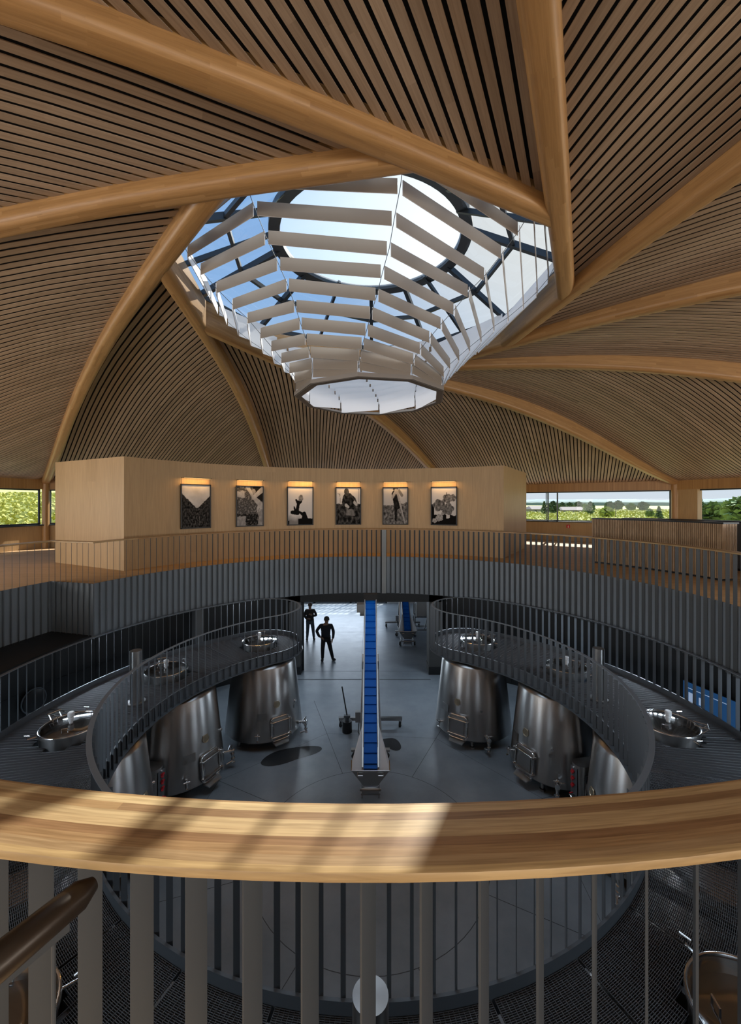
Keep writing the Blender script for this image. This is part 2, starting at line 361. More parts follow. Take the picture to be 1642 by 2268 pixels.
# ---- ceiling: slats of each bay run parallel to one beam and stop on the next one
bays = 0
for k in range(1, 11):
    j = nx(k); n, d, a, tf = LINE[k]; n2, d2, a2, _ = LINE[j]
    A, wd, wn_, L = seg_frame(k)
    wa = (A-n.normalized()*0).dot(wn_)
    def ends(s_):
        base = n*(a-s_)
        ts = (a2+.12-base.dot(n2))/d.dot(n2)
        te = (wa-.02-base.dot(wn_))/d.dot(wn_)
        return base, ts, te
    def Z(s_, t_):
        base, ts, te = ends(s_)
        t2 = (base+d*ts).dot(d2); f_ = 0 if te-ts < 1e-3 else (t_-ts)/(te-ts)
        f_ = min(max(f_, 0), 1)
        return prof(t2+(TF-t2)*f_)+DEPTH
    sl = MB(); s_ = .155; i = 0
    while True:
        base, ts, te = ends(s_+.052)
        if te-ts < .25: break
        m_ = max(3, int((te-ts)/.9)); vs = []; fs = []; uv = []; off = random.random()*9
        for q in range(m_+1):
            for side in (0, 1):
                so = s_+side*.096; b2, t0, t1 = ends(so)
                tt = t0+(t1-t0)*q/m_; p = b2+d*tt; z = Z(so, tt)
                vs += [(p.x, p.y, z), (p.x, p.y, z+.009)]; uv += [(tt+off, i*.136+0.01+side*.096)]*2
        for q in range(m_):
            o = q*4; r_ = o+4
            fs += [(o, o+2, r_+2, r_), (o+1, o, r_, r_+1), (o+2, o+3, r_+3, r_+2)]
        fs += [(0, 1, 3, 2)]
        sl.add(vs, fs, uv); s_ += .136; i += 1
    so = sl.build('ceiling' if k == 1 else 'ceiling_%d' % k, M['slat']); tag(so, kind='structure')
    bk = MB(); rows = []; smax = s_+.05; nr = 22; nc = 14; vs = []; fs = []
    for r_ in range(nr+1):
        ss = -.02+(smax+.12)*r_/nr; b2, t0, t1 = ends(ss)
        if t1 < t0: t1 = t0
        for c_ in range(nc+1):
            tt = t0-.22+(t1+.45-t0)*c_/nc; p = b2+d*tt; vs.append((p.x, p.y, Z(ss, max(tt, t0))+.11))
    for r_ in range(nr):
        for c_ in range(nc): q = r_*(nc+1)+c_; fs.append((q, q+1, q+nc+2, q+nc+1))
    bk.add(vs, fs); bk.build('ceiling_backing', M['felt'], so)

# ---- the ten curved roof beams
BL = {1: 'broad curved oak roof beam sweeping from top left corner to the skylight',
      2: 'curved oak roof beam from left edge running under the top left of the skylight',
      3: 'oak roof beam arching down to the round column by the far left window',
      4: 'oak roof beam arching down behind the left of the timber room',
      5: 'oak roof beam coming down behind the middle of the timber room',
      6: 'oak roof beam curving down to the round column between the two right windows',
      7: 'oak roof beam leaving the right edge just above the longest low arch',
      8: 'oak roof beam running almost level to the right edge from the skylight corner',
      9: 'oak roof beam rising steeply to the right edge beside the skylight',
      10: 'oak roof beam running overhead to the top edge right of the skylight'}
for k in range(1, 11):
    n, d, a, tf = LINE[k]; o0 = n*a+d*tf
    root = thing('roof_beam', BL[k], 'roof beam', (o0.x, o0.y, 0), 0, 'oak roof beams around the skylight')
    rr_ = .10
    sec = [(-.15, .62)]+[(-.15+rr_-rr_*math.cos(PI/2*q/7), rr_-rr_*math.sin(PI/2*q/7)) for q in range(8)]+[(.15-rr_+rr_*math.sin(PI/2*q/7), rr_-rr_*math.cos(PI/2*q/7)) for q in range(8)]+[(.15, .62)]
    cum = [0]
    for q in range(1, len(sec)): cum.append(cum[-1]+math.hypot(sec[q][0]-sec[q-1][0], sec[q][1]-sec[q-1][1]))
    t0 = cross(k, pv(k), -.02); nseg = 44; mb = MB(); vs = []; fs = []; uv = []; ks = len(sec)
    for i in range(nseg+1):
        t_ = t0+(tf-.02-t0)*i/nseg; z = prof(min(t_, TF)); p = n*a+d*t_-o0
        for q, (o, zz) in enumerate(sec): vs.append((p.x+n.x*o, p.y+n.y*o, z+zz)); uv.append((t_, cum[q]+k*.7))
    for i in range(nseg):
        for q in range(ks): fs.append((i*ks+q, i*ks+(q+1) % ks, (i+1)*ks+(q+1) % ks, (i+1)*ks+q))
    fs += [tuple(range(ks)), tuple(nseg*ks+q for q in range(ks-1, -1, -1))]
    mb.add(vs, fs, uv); mb.build('beam', M['beam'], root, True)
    mb = MB(); mb.tube([(0, 0, 0), (0, 0, 1.5), (0, 0, prof(TF)+.2)], .14, 20); mb.build('column', M['beam'], root, True)

# ---- skylight: white upstand, dark glazing bars, panes, round dome pane
def vert(k):
    n, d, a, _ = LINE[k]; p = n*a+d*cross(k, pv(k)); return p
VS = [vert(k) for k in range(1, 11)]
up = MB(); 
for i in range(10):
    p, q = VS[i], VS[(i+1) % 10]
    for sc_, z0, z1 in ((1.0, 6.0, 6.52),):
        up.add([(p.x, p.y, z0), (q.x, q.y, z0), (q.x, q.y, z1), (p.x, p.y, z1), (p.x*1.04, p.y*1.04, z0), (q.x*1.04, q.y*1.04, z0), (q.x*1.04, q.y*1.04, z1), (p.x*1.04, p.y*1.04, z1)],
               ((0, 3, 2, 1), (4, 5, 6, 7), (3, 7, 6, 2), (0, 1, 5, 4)))
tag(up.build('trim_skylight_upstand', M['whitepaint']), kind='structure')
sky = MB(); RZ, RR = 7.40, 1.92
for i in range(10):
    p, q = VS[i]*1.0, VS[(i+1) % 10]*1.0
    a_ = Vector((p.x, p.y, 6.56)); b_ = Vector((q.x, q.y, 6.56))
    ap = Vector((*(p.normalized()*RR), RZ)); bp_ = Vector((*(q.normalized()*RR), RZ))
    sky.bar(a_, b_, .12, .10); sky.bar(a_, ap, .09, .12)
    m0, m1 = (a_+b_)/2, (ap+bp_)/2
    sky.bar(a_+(ap-a_)*.52, b_+(bp_-b_)*.52, .07, .09)
    if i % 2: sky.bar(m0, m1, .06, .09)
sky.ring([(RR-.10, RZ-.05), (RR+.12, RZ-.08), (RR+.12, RZ+.06), (RR-.10, RZ+.06)], 0, 360, 64)
so = sky.build('window_skylight', M['frame']); tag(so, kind='structure')
for i in range(10):
    p, q = VS[i], VS[(i+1) % 10]; g = MB()
    g.add([(p.x, p.y, 6.57), (q.x, q.y, 6.57), (*(q.normalized()*RR), RZ), (*(p.normalized()*RR), RZ)], ((0, 1, 2, 3),)); g.build('window_pane', M['skyglass'], so)
g = MB(); g.lathe([(RR-.05, RZ), (1.4, RZ+.12), (.8, RZ+.2), (.001, RZ+.23)], 48); g.build('dome_pane', M['dome'], so, True)

# ------------------------------------------------------------------ gallery level
AP, RP, RG = 165.0, 8.56, 7.20        # pocket step angle, pocket radius, opening radius
def arc(r, a0, a1, step=1.5):
    n = max(2, int(abs(a1-a0)/step)); return [tuple(pol(r, a0+(a1-a0)*i/n).xy) for i in range(n+1)]
edge = arc(RG, -150, AP)+arc(RP, AP, 210)      # counter-clockwise: left is the void
fl = MB(); n_ = len(edge); vs = []; fs = []
for x, y in edge:
    u_ = Vector((x, y)).normalized()
    for r_ in (None, 13.0, 18.4): q = Vector((x, y)) if r_ is None else u_*r_; vs.append((q.x, q.y, 0))
for i in range(n_):
    if i == n_-1: j = 0
    else: j = i+1
    for c_ in range(2): fs.append((i*3+c_, j*3+c_, j*3+c_+1, i*3+c_+1))
fl.add(vs, [tuple(reversed(f)) for f in fs])
tag(fl.build('floor', M['floorwood']), kind='structure')
fa = MB(); fa.path(edge, [(0, -.002), (0, -1.38), (-.05, -1.38), (-.05, -.002)])
tag(fa.build('wall_gallery_fascia', M['fascia']), kind='structure')
sf = MB(); sf.ring([(RG+.05, -1.37), (11.0, -1.37), (11.0, -1.30), (RG+.05, -1.30)], -195, AP, 150)
sf.ring([(RP+.05, -1.37), (11.0, -1.37), (11.0, -1.30), (RP+.05, -1.30)], AP, 200, 20)
tag(sf.build('ceiling_lower_soffit', M['darkwall']), kind='structure')

def screen(p):
    r = Vector(p)-EYE
    if r.y < .2: return None
    return 821+FPX*r.x/r.y, 1116-FPX*r.z/r.y, r.length
def walk(pts, step, closed=False, start=0.0):
    P = [Vector(p) for p in pts]+([Vector(pts[0])] if closed else []); out = []; need = start
    for i in range(len(P)-1):
        d = P[i+1]-P[i]; L = d.length
        if L < 1e-6: continue
        t_ = d/L; s_ = need
        while s_ < L: out.append((P[i]+t_*s_, t_)); s_ += step
        need = s_-L
    return out
def balusters(root, pts, z0, z1, width, turn, mt, thick=.008, radial=False):
    """flat plates turned a fixed angle off the railing line; the hundred that show largest are parts of their own"""
    proto = MB(); proto.box((0, 0, (z0+z1)/2), (width, thick, z1-z0)); pm = None
    rank = []
    for i, (p, t_) in enumerate(pts):
        s_ = screen((p.x, p.y, (z0+z1)/2)); vis = s_ is not None and -30 < s_[0] < 1672
        rank.append((0 if vis else 1, s_[2] if s_ else 99, i))
    keep = {r[2] for r in sorted(rank)[:100]}; rest = MB()
    for i, (p, t_) in enumerate(pts):
        a = (math.atan2(-p.y, -p.x) if radial else math.atan2(t_.x, -t_.y))-turn
        if i in keep:
            if pm is None: pm = proto.build('baluster', mt, root, loc=(p.x, p.y, 0)); pm.rotation_euler = (0, 0, a)
            else: inst(pm, 'baluster', root, (p.x, p.y, 0), a)
        else: rest.box((p.x, p.y, (z0+z1)/2), (width, thick, z1-z0), a)
    if rest.v: tag(rest.build('baluster_run', mt, root), kind='stuff')

redge = arc(7.155, -118, AP+.25)+arc(RP-.045, AP+.25, 196)
gr = thing('gallery_railing', 'oak topped gallery railing of flat grey balusters round the upper opening', 'railing')
hr = MB(); oz = 1.048
sec = [(.035, oz-.006), (.029, oz), (-.204, oz), (-.213, oz-.004), (-.217, oz-.016), (-.213, oz-.028), (-.204, oz-.032), (.029, oz-.032), (.035, oz-.026)]
hr.path([p for p in redge], sec)
for i in range(len(hr.uv)): hr.uv[i] = (hr.uv[i][0], hr.uv[i][1]+5)
hr.build('handrail', M['rail'], gr, True)
balusters(gr, walk(redge, .181, start=.05), -1.38, oz-.03, .066, math.radians(40), M['plate'], radial=True)
pp = pol(7.13, 85.9); mb = MB(); mb.box((0, 0, -.18), (.16, .02, 2.4)); mb.build('wide_post', mat('light_grey_steel', (.23, .25, .26), .5), gr, loc=(pp.x, pp.y, 0))

# stair handrail at bottom left
st = thing('stair_handrail', 'dark rounded stair handrail running off at the bottom left corner', 'handrail', (-.84, -7.5, 0))
mb = MB(); mb.tube([(.085, .19, .965), (.07, .155, .965), (.0, .0, .965), (-.21, -.43, .965), (-.40, -.83, .965)], [.018, .036, .040, .040, .040], 18); mb.build('rail', mat('stair_rail_bronze', (.045, .033, .024), .34, .4), st, True)
mb = MB(); mb.bar((.06, .13, .915), (-.40, -.83, .915), .012, .03); mb.build('flat_bar', M['plate'], st)
mb = MB(); mb.tube([(.045, .10, .91), (.045, .10, -1.0)], .005, 8); mb.build('rod', M['plate'], st)

# ---- timber room with the pictures
RB = 8.30
bx = MB(); ph = arc(RB, 152.5, 53.8, 1.2); zt = 3.42
vs = []; uv = []; fs = []
out = [tuple(pol(12.15, 152.5).xy)]+ph+[tuple(pol(12.7, 55.6).xy)]
L = 0
for i, (x, y) in enumerate(out):
    if i: L += math.hypot(x-out[i-1][0], y-out[i-1][1])
    for z in (0, zt): vs.append((x, y, z)); uv.append((z, L))
for i in range(len(out)-1): fs.append((i*2, i*2+2, i*2+3, i*2+1))
nv = len(out); b0 = 0
bx.add(vs, fs, uv)
bx.add([(x, y, zt) for x, y in out], [tuple(range(nv))])
bx.add([vs[0], vs[-2], vs[-1], vs[1]], ((0, 1, 2, 3),))
tag(bx.build('partition_timber_room', M['veneer']), kind='structure')

# ---- six framed photographs, hung on wires under slim picture lamps
def circ_hit(x, R):
    u = (x-821)/FPX; A = u*u+1; B = 2*EYE.y; Cc = EYE.y**2-R*R
    Y = (-B+math.sqrt(B*B-4*A*Cc))/(2*A); return Vector((u*Y, Y+EYE.y))
def hit_circle(x, R):
    u = (x-821)/FPX; A = u*u+1; B = 2*EYE.y; q = EYE.y**2-R*R
    T = (-B+math.sqrt(B*B-4*A*q))/(2*A); return Vector((u*T, EYE.y+T))
def fbm(x, y, s_=0.0, o=4):
    v = 0; a = .5
    for i in range(o): v += a*noise.noise((x, y, s_+i*3.1)); x *= 2; y *= 2; a *= .5
    return v
def inpoly(x, y, poly):
    c = False; j = len(poly)-1
    for i in range(len(poly)):
        (xi, yi), (xj, yj) = poly[i], poly[j]
        if (yi > y) != (yj > y) and x < (xj-xi)*(y-yi)/(yj-yi)+xi: c = not c
        j = i
    return c
def seg(x, y, a, b, r0, r1):
    dx, dy = b[0]-a[0], b[1]-a[1]; t_ = max(0, min(1, ((x-a[0])*dx+(y-a[1])*dy)/(dx*dx+dy*dy+1e-9)))
    return math.hypot(x-a[0]-dx*t_, y-a[1]-dy*t_) < r0+(r1-r0)*t_
def pic_rows(x, y):                  # vine rows meeting at a vanishing point under a pale sky
    vx, vy = .54, .46
    l = y < .80-(x)*.66+.035*fbm(x*22, y*22) and x < vx
    r = y < .80-(1.08-x)*.66+.035*fbm(x*22, y*22, 4) and x >= vx
    if y > vy or l or r:
        if l or r: return max(.02, .10+.42*fbm(x*20, y*20, 2, 5)*(1-abs(x-vx)))
        return .66+.16*fbm(x*2.5, y*4, 9)-.14*(1-y)
    pth = abs(x-vx-.04-(vy-y)*.25+.05*fbm(3, y*9)) < .02+.16*(vy-y)
    return max(.02, (.30 if pth else .07)+.34*fbm(x*13, y*13, 6, 5))
def pic_hands(x, y):                 # hands picking grapes
    arm = seg(x, y, (.98, .93), (.66, .74), .075, .055) or seg(x, y, (.40, 1.0), (.62, .74), .06, .045) or seg(x, y, (.62, .74), (.98, .50), .06, .085)
    hand = seg(x, y, (.90, .56), (.78, .42), .07, .03) or seg(x, y, (.86, .5), (.80, .36), .03, .02) or seg(x, y, (.93, .52), (.88, .38), .03, .02)
    if arm or hand: return .52+.2*fbm(x*8, y*8)
    if math.hypot(x-.64, (y-.88)*1.2) < .08: return .42
    if x > .62+.05*fbm(x*6, y*6) and y > .62+.06*fbm(x*5, y*5): return .06
    e = .07*fbm(x*7, y*7, 2)
    if y+e < .24 and x+e < .34 or x+e > .82 and y+e < .40: return .40+.2*fbm(x*12, y*12)
    if y+e > .72 and x+e < .30 and y+e < .88: return .52+.2*fbm(x*9, y*9)
    q = fbm(x*17, y*23, 5, 3)
    return max(.02, .16+.75*max(0, q)+.25*fbm(x*40, y*60, 1, 2)-.12*(y < .3))
def pic_stump(x, y):                 # a lone gnarled vine stump on pale ground
    b = 0.0
    dk = (seg(x, y, (.36, .34), (.43, .60), .07, .055) or seg(x, y, (.43, .55), (.33, .66), .05, .035) or seg(x, y, (.44, .56), (.54, .62), .04, .03) or seg(x, y, (.40, .32), (.14, .33), .07, .045) or seg(x, y, (.30, .36), (.24, .48), .05, .02)
          or seg(x, y, (.45, .34), (.66, .24), .03, .06) or seg(x, y, (.66, .26), (.70, .05), .09, .17) or (y < .16+.04*fbm(x*12, 2) and x > .42) or (y < .10 and x < .06))
    if dk: return .03+.05*max(0, fbm(x*20, y*20))
    if math.hypot(x-.52, y-.72) < .095+.03*fbm(x*14, y*14): return .36+.3*fbm(x*20, y*20)
    return .74-.10*(1-y)-.30*max(0, min(1, (.24-y+.10*fbm(x*5, y*5))*7))*(x < .5)
def pic_pruner(x, y):                # a person in a dark coat bending to prune a vine
    if seg(x, y, (.42, .90), (.44, .86), .10, .09): return .14+.2*max(0, fbm(x*14, y*14))
    if seg(x, y, (.76, .60), (.84, .54), .05, .04) or seg(x, y, (.40, .52), (.50, .47), .05, .035): return .55
    coat = inpoly(x, y, [(.34, .84), (.58, .86), (.80, .72), (.88, .56), (.74, .52), (.70, .44), (.50, .40), (.46, .52), (.28, .50), (.22, .60), (.28, .78)])
    if coat: return max(.02, .08+.28*fbm(x*11, y*11, 3))
    if inpoly(x, y, [(.42, .44), (.70, .40), (.78, .22), (.40, .24)]): return .30+.2*fbm(x*9, y*9)
    if seg(x, y, (.92, .62), (.93, .97), .008, .008) or seg(x, y, (.16, .60), (.14, .85), .008, .006) or seg(x, y, (.06, .85), (.16, .80), .006, .006): return .18
    if y < .56+.05*fbm(x*7, 3): return max(.02, .13+.34*fbm(x*10, y*10, 2, 5)-.10*(.5-y))
    return .70-.08*(1-y)
def pic_stake(x, y):                 # a person leaning on a wooden stake, cropped at the chin
    if seg(x, y, (.60, .84), (.90, .02), .045, .020): return .46+.14*fbm(x*4, y*30)
    if seg(x, y, (.53, .92), (.58, .88), .07, .06) or seg(x, y, (.48, .86), (.38, .74), .05, .045): return .46+.1*fbm(x*14, y*14)
    if seg(x, y, (.50, .99), (.52, 1.04), .10, .1): return .16
    if seg(x, y, (.66, .92), (.78, .80), .05, .05): return .30
    if inpoly(x, y, [(.40, .92), (.62, .92), (.66, .60), (.70, .44), (.58, .40), (.56, .10), (.48, .08), (.46, .40), (.42, .60), (.36, .76), (.34, .84)]): return max(.02, .06+.16*fbm(x*12, y*12))
    if y < .52+.16*max(0, x-.5)+.06*fbm(x*9, 7): return max(.03, .24+.5*fbm(x*12, y*12, 3, 5))
    return .60-.1*(1-y)
def pic_leaves(x, y):                # backlit vine leaves against a pale sky
    def leaf(cx, cy, r, rot):
        dx, dy = x-cx, (y-cy)*1.5; a = math.atan2(dy, dx)-rot; return math.hypot(dx, dy) < r*(.82+.22*abs(math.cos(2.5*a))+.08*fbm(x*16, y*16))
    if seg(x, y, (.46, .52), (.62, .86), .012, .012): return .10
    if leaf(.64, .70, .20, 1.2) or leaf(.86, .72, .15, .2): return .30+.4*fbm(x*12, y*22, 2)
    if leaf(.66, .42, .25, 2.6) or leaf(.30, .52, .25, .6): return .26+.42*fbm(x*16, y*12, 5)
    if leaf(.32, .18, .15, .6) or (leaf(.12, .10, .10, 1)) or leaf(.46, .30, .07, 0): return .44+.3*fbm(x*20, y*20)
    if y < .26+.10*fbm(x*5, 4)-(.1 if .60 < x < .75 else 0) or (x < .1 and y < .55): return .03+.05*max(0, fbm(x*20, y*20))
    return .72-.12*(1-y)
def print_mat():
    m, t, b = new_mat('photo_print'); at = t.nodes.new('ShaderNodeVertexColor'); at.layer_name = 'ink'
    t.links.new(at.outputs[0], b.inputs['Base Color']); b.inputs['Roughness'].default_value = .8; b.inputs['Specular IOR Level'].default_value = .05; return m
PRM = print_mat(); LAMP = emit('lamp_strip', (1, .62, .22), 3.0)
PICS = [(401, 468, 'framed black and white photo of a path between vine rows', pic_rows),
        (523, 585, 'framed black and white photo of hands picking grapes', pic_hands),
        (637, 694, 'framed black and white photo of a lone gnarled vine stump', pic_stump),
        (744, 800, 'framed black and white photo of a person in a coat pruning', pic_pruner),
        (848, 904, 'framed black and white photo of a person leaning on a stake', pic_stake),
        (954, 1013, 'framed black and white photo of pale vine leaves', pic_leaves)]
WHICH = ['over the photo of the vine rows', 'over the photo of the grape picking hands', 'over the photo of the vine stump', 'over the photo of the coated pruner', 'over the photo of the person with a stake', 'over the photo of the vine leaves']
PW, PZ0, PZ1 = 1.04, 1.155, 2.675
for i, (x0, x1, lab, fn) in enumerate(PICS):
    c = hit_circle((x0+x1)/2, RB-.075); a = math.atan2(c.y, c.x)
    rt = thing('framed_photograph', lab, 'picture', (c.x, c.y, PZ0), a+PI/2, 'photographs on the timber room')
    # local: +x along the wall (towards the viewer's left), -y into the room ... wall behind at +y*(-1)
    fr = MB(); hh = PZ1-PZ0; s_ = -1
    for zz in (.02, hh-.02): fr.box((0, .0, zz), (PW, .045, .04))
    for xx in (-PW/2+.02, PW/2-.02): fr.box((xx, 0, hh/2), (.04, .045, hh))
    fr.box((0, -.018, hh/2), (PW-.02, .008, hh-.02)); fr.build('frame', M['black'], rt)
    NX, NY = 64, 96; pm = MB(); vs = []; fs = []; ink = []
    for yy in range(NY+1):
        for xx in range(NX+1):
            fx, fy = xx/NX, yy/NY; vs.append(((.5-fx)*(PW-.08), .004, .04+fy*(hh-.08)))
    for yy in range(NY):
        for xx in range(NX): q = yy*(NX+1)+xx; fs.append((q, q+NX+1, q+NX+2, q+1))
    pm.add(vs, fs); po = pm.build('print', PRM, rt)
    ca = po.data.color_attributes.new('ink', 'FLOAT_COLOR', 'POINT'); buf = []
    for yy in range(NY+1):
        for xx in range(NX+1):
            v = min(.82, max(.008, 1.18*max(0, fn(xx/NX, yy/NY))**1.55)); buf += [v, v*.95, v*.92, 1]
    ca.data.foreach_set('color', buf)
    lt = thing('picture_lamp', 'slim black picture lamp '+WHICH[i], 'picture light', (c.x, c.y, PZ1), a+PI/2, 'slim picture lamps')
    b = MB(); b.box((0, .13, .205), (.98, .03, .018)); b.build('lamp_bar', M['black'], lt)
    b = MB(); b.box((0, .13, .194), (.9, .012, .004)); b.build('light_strip', LAMP, lt)
    for xx in (-.49, .49):
        b = MB(); b.bar((xx, 0, 0), (xx, 0, .20), .010, .010); b.bar((xx*.98, -.05, .205), (xx*.98, .13, .205), .012, .012); b.build('wire', M['black'], lt)
    inn = pol(c.length-.12, math.degrees(a)); 
    light('picture_light', 'AREA', (inn.x, inn.y, PZ1+.185), 6.0, (1, .55, .17), (c.x*1.012, c.y*1.012, PZ1-.75), .9, .03)

# ---- counters at the right of the gallery
def arc_counter(r0, r1, a0, a1, z1, label, cat, name, mt, slats=True, top=M['frame']):
    rt = thing(name, label, cat, tuple(pol((r0+r1)/2, (a0+a1)/2)))
    o = Vector(rt.location)
    def sh(mb):
        mb.v = [(x-o.x, y-o.y, z-o.z) for x, y, z in mb.v]; return mb
    b = MB(); b.ring([(r0+.03, .07), (r1, .07), (r1, z1-.02), (r0+.03, z1-.02)], a0, a1, 40); sh(b).build('body', M['darkwall'] if slats else mt, rt)
    b = MB(); b.ring([(r0+.05, 0), (r1-.03, 0), (r1-.03, .07), (r0+.05, .07)], a0+.3, a1-.3, 30); sh(b).build('plinth', M['black'], rt)
    b = MB(); b.ring([(r0-.01, z1-.02), (r1+.02, z1-.02), (r1+.02, z1+.02), (r0-.01, z1+.02)], a0-.2, a1+.2, 40); sh(b).build('counter_top', top, rt)
    if slats:
        b = MB(); n = int(math.radians(a1-a0)*r0/.052)
        for i in range(n+1):
            a = a0+(a1-a0)*i/n; b.box(pol(r0+.01, a, (z1+.05)/2), (.035, .034, z1-.07), math.radians(a))
        for f_ in range(9):
            for a in (a0, a1): b.box(pol(r0+.04+f_*.052, a, (z1+.05)/2), (.034, .035, z1-.07), math.radians(a))
        for i in range(len(b.uv)): b.uv[i] = (b.v[i][2], (i//8)*.05+.01)
        sh(b).build('slats', mt, rt)
arc_counter(9.35, 9.85, 13.5, 36.2, 1.50, 'curved bar counter faced with brown timber slats behind the right of the railing', 'counter', 'bar_counter', M['counter'])
arc_counter(11.6, 12.2, 6, 36, 1.46, 'long dark grey counter behind the slatted bar below the right windows', 'counter', 'back_counter', M['darksteel'], False)
cb = thing('cabinet', 'tall dark cabinet at the right edge beyond the end of the slatted bar', 'cabinet', (9.75, 1.35, 0), .1)
b = MB(); b.box((0, 0, .72), (.6, .9, 1.36)); b.build('body', M['darkwall'], cb)
b = MB(); 
for i in range(12): b.box((-.31, -.42+i*.076, .72), (.02, .04, 1.34))
b.build('ribbed_door', M['darkwall'], cb)
b = MB(); b.box((0, 0, 1.42), (.64, .94, .04)); b.box((0, 0, .02), (.5, .8, .04)); b.build('cabinet_top', M['frame'], cb)
# red fire point sign on the dado below the right window
k = 5
A, d, n, L = seg_frame(5)
best = None
for kk in range(1, 11):
    A_, d_, n_, L_ = seg_frame(kk); u = (1259-821)/FPX
    # EYE + T*(u,1) hits the wall plane
    den = u*n_.x+n_.y
    if abs(den) < 1e-6: continue
    T = (A_-Vector((0, EYE.y))).dot(n_)/den; p = Vector((u*T, EYE.y+T)); s_ = (p-A_).dot(d_)
    if T > 0 and 0 < s_ < L_: best = (p, n_, d_, T)
p, n_, d_, T = best
sg = thing('fire_sign', 'small red fire extinguisher sign on the timber wall below the right window', 'sign', (p.x-n_.x*-.03, p.y-n_.y*-.03, 2-(1166-1116)*T/FPX), math.atan2(d_.y, d_.x))
b = MB(); b.box((0, -.0, 0), (.17, .012, .17)); so = b.build('plate', M['red'], sg)
b = MB(); 
for yy in (-.009, .009):
    b.box((0, yy, -.02), (.035, .006, .085)); b.box((0, yy, .035), (.018, .006, .03)); b.box((.012, yy, .045), (.035, .006, .01))
b.build('extinguisher_symbol', M['whiteplastic'], sg)

# ------------------------------------------------------------------ vat hall
DECK = -2.476; TOE = -2.354; RTOP = -1.274; YC = -.16          # platform centre sits a little nearer than the opening
ri, ro_ = 4.665, 7.08; rm = (ri+ro_)/2; rc = (ro_-ri)/2; A0, A1 = 126.0, 417.0
loop = arc(ri, A0, A1, 1.5)
c1 = pol(rm, A1).xy; loop += [(c1.x+rc*math.cos(math.radians(A1+180-q)), c1.y+rc*math.sin(math.radians(A1+180-q))) for q in range(8, 180, 8)]
loop += arc(ro_, A1, A0, 1.5)
c0 = pol(rm, A0).xy; loop += [(c0.x+rc*math.cos(math.radians(A0-q)), c0.y+rc*math.sin(math.radians(A0-q))) for q in range(8, 180, 8)]
loop = [(x, y+YC) for x, y in loop]
VATS = [(126.8, 'left'), (155.5, 'left'), (182.5, 'left'), (209.5, 'left'), (237, 'left'), (54.5, 'right'), (27, 'right'), (-2, 'right'), (-29, 'right'), (-56, 'right')]
PIPES = [(169.2, 5.40), (12.5, 5.36), (270, 5.50)]
holes = [(pol(5.85, a)+Vector((0, YC, 0)), .56) for a, _ in VATS]+[(pol(r, a)+Vector((0, YC, 0)), .16) for a, r in PIPES]
pf = thing('mezzanine_platform', 'horseshoe walkway platform of dark steel grating over the vats', 'platform', (0, YC, DECK))
b = MB(); b.path([(x, y-YC) for x, y in loop], [(-.020, TOE-DECK), (.010, TOE-DECK), (.010, TOE-DECK-.008), (-.012, TOE-DECK-.008), (-.012, -.155), (.085, -.155), (.085, -.165), (-.020, -.165)], True)
b.build('edge_beam', M['darksteel'], pf)
b = MB()
for q in range(24):
    a = A0+(A1-A0)*q/23; p, q2 = pol(ri+.02, a, -.10), pol(ro_-.02, a, -.10); b.bar(p, q2, .06, .12)
b.build('joists', M['darksteel'], pf)
def inside(p):                       # plan test for the rounded ends
    r = p.length; a = math.degrees(math.atan2(p.y, p.x)) % 360
    if a < 57: a += 360
    if not (ri+.02 < r < ro_-.02): 
        return False
    if A0 <= a <= A1: return True
    return min((p.xy-pol(rm, A0).xy).length, (p.xy-pol(rm, A1).xy).length) < rc-.03
def clear(p):
    for h, r in holes:
        if (p.xy+Vector((0, YC))-h.xy).length < r: return False
    return True
NP = 24; cap_a = math.degrees(rc/rm)
for q in range(NP+2):
    if q < NP: b0, b1 = A0+(A1-A0)*q/NP, A0+(A1-A0)*(q+1)/NP
    elif q == NP: b0, b1 = A0-cap_a, A0
    else: b0, b1 = A1, A1+cap_a
    am = math.radians((b0+b1)/2)
    near = ((rm*math.cos(am))**2+(rm*math.sin(am)+YC-EYE.y)**2)**.5
    dr, da, ns = (.0165, .055, 7) if near < 7 else (.022, .075, 7) if near < 12 else (.030, .10, 6)
    g = MB(); gap = .22
    r_ = ri+.03
    while r_ < ro_-.03:
        prev = None
        for i in range(ns*(1 if q < NP else 2)+1):
            a = b0+gap+(b1-b0-2*gap)*i/(ns*(1 if q < NP else 2)); p = pol(r_, a)
            if prev is not None:
                mid = (p+prev)/2
                if inside(mid) and clear(mid):
                    t_ = (p-prev).normalized(); o = Vector((-t_.y, t_.x, 0))*.0016
                    g.add([prev-o, p-o, p+o, prev+o, prev-o+Vector((0, 0, -.028)), p-o+Vector((0, 0, -.028)), p+o+Vector((0, 0, -.028)), prev+o+Vector((0, 0, -.028))], ((0, 1, 2, 3), (0, 4, 5, 1), (3, 2, 6, 7)))
            prev = p
        r_ += dr
    na = max(2, int(math.radians(b1-b0-2*gap)*rm/da))
    for i in range(na+1):
        a = b0+gap+(b1-b0-2*gap)*i/na; prev = None
        for w_ in range(17):
            p = pol(ri+.03+(ro_-ri-.06)*w_/16, a)
            if prev is not None:
                mid = (p+prev)/2
                if inside(mid) and clear(mid):
                    o = pol(1, a+90)*.0018; z = Vector((0, 0, -.012))
                    g.add([prev-o, p-o, p+o, prev+o, prev-o+z, p-o+z, p+o+z, prev+o+z], ((0, 1, 2, 3), (0, 4, 5, 1), (3, 2, 6, 7)))
            prev = p
    g.build('grating_panel', M['grate'], pf)
prl = thing('platform_railing', 'dark steel railing of flat balusters along the whole edge of the grating platform', 'railing', (0, YC, 0))
lp = [(x, y-YC) for x, y in loop]
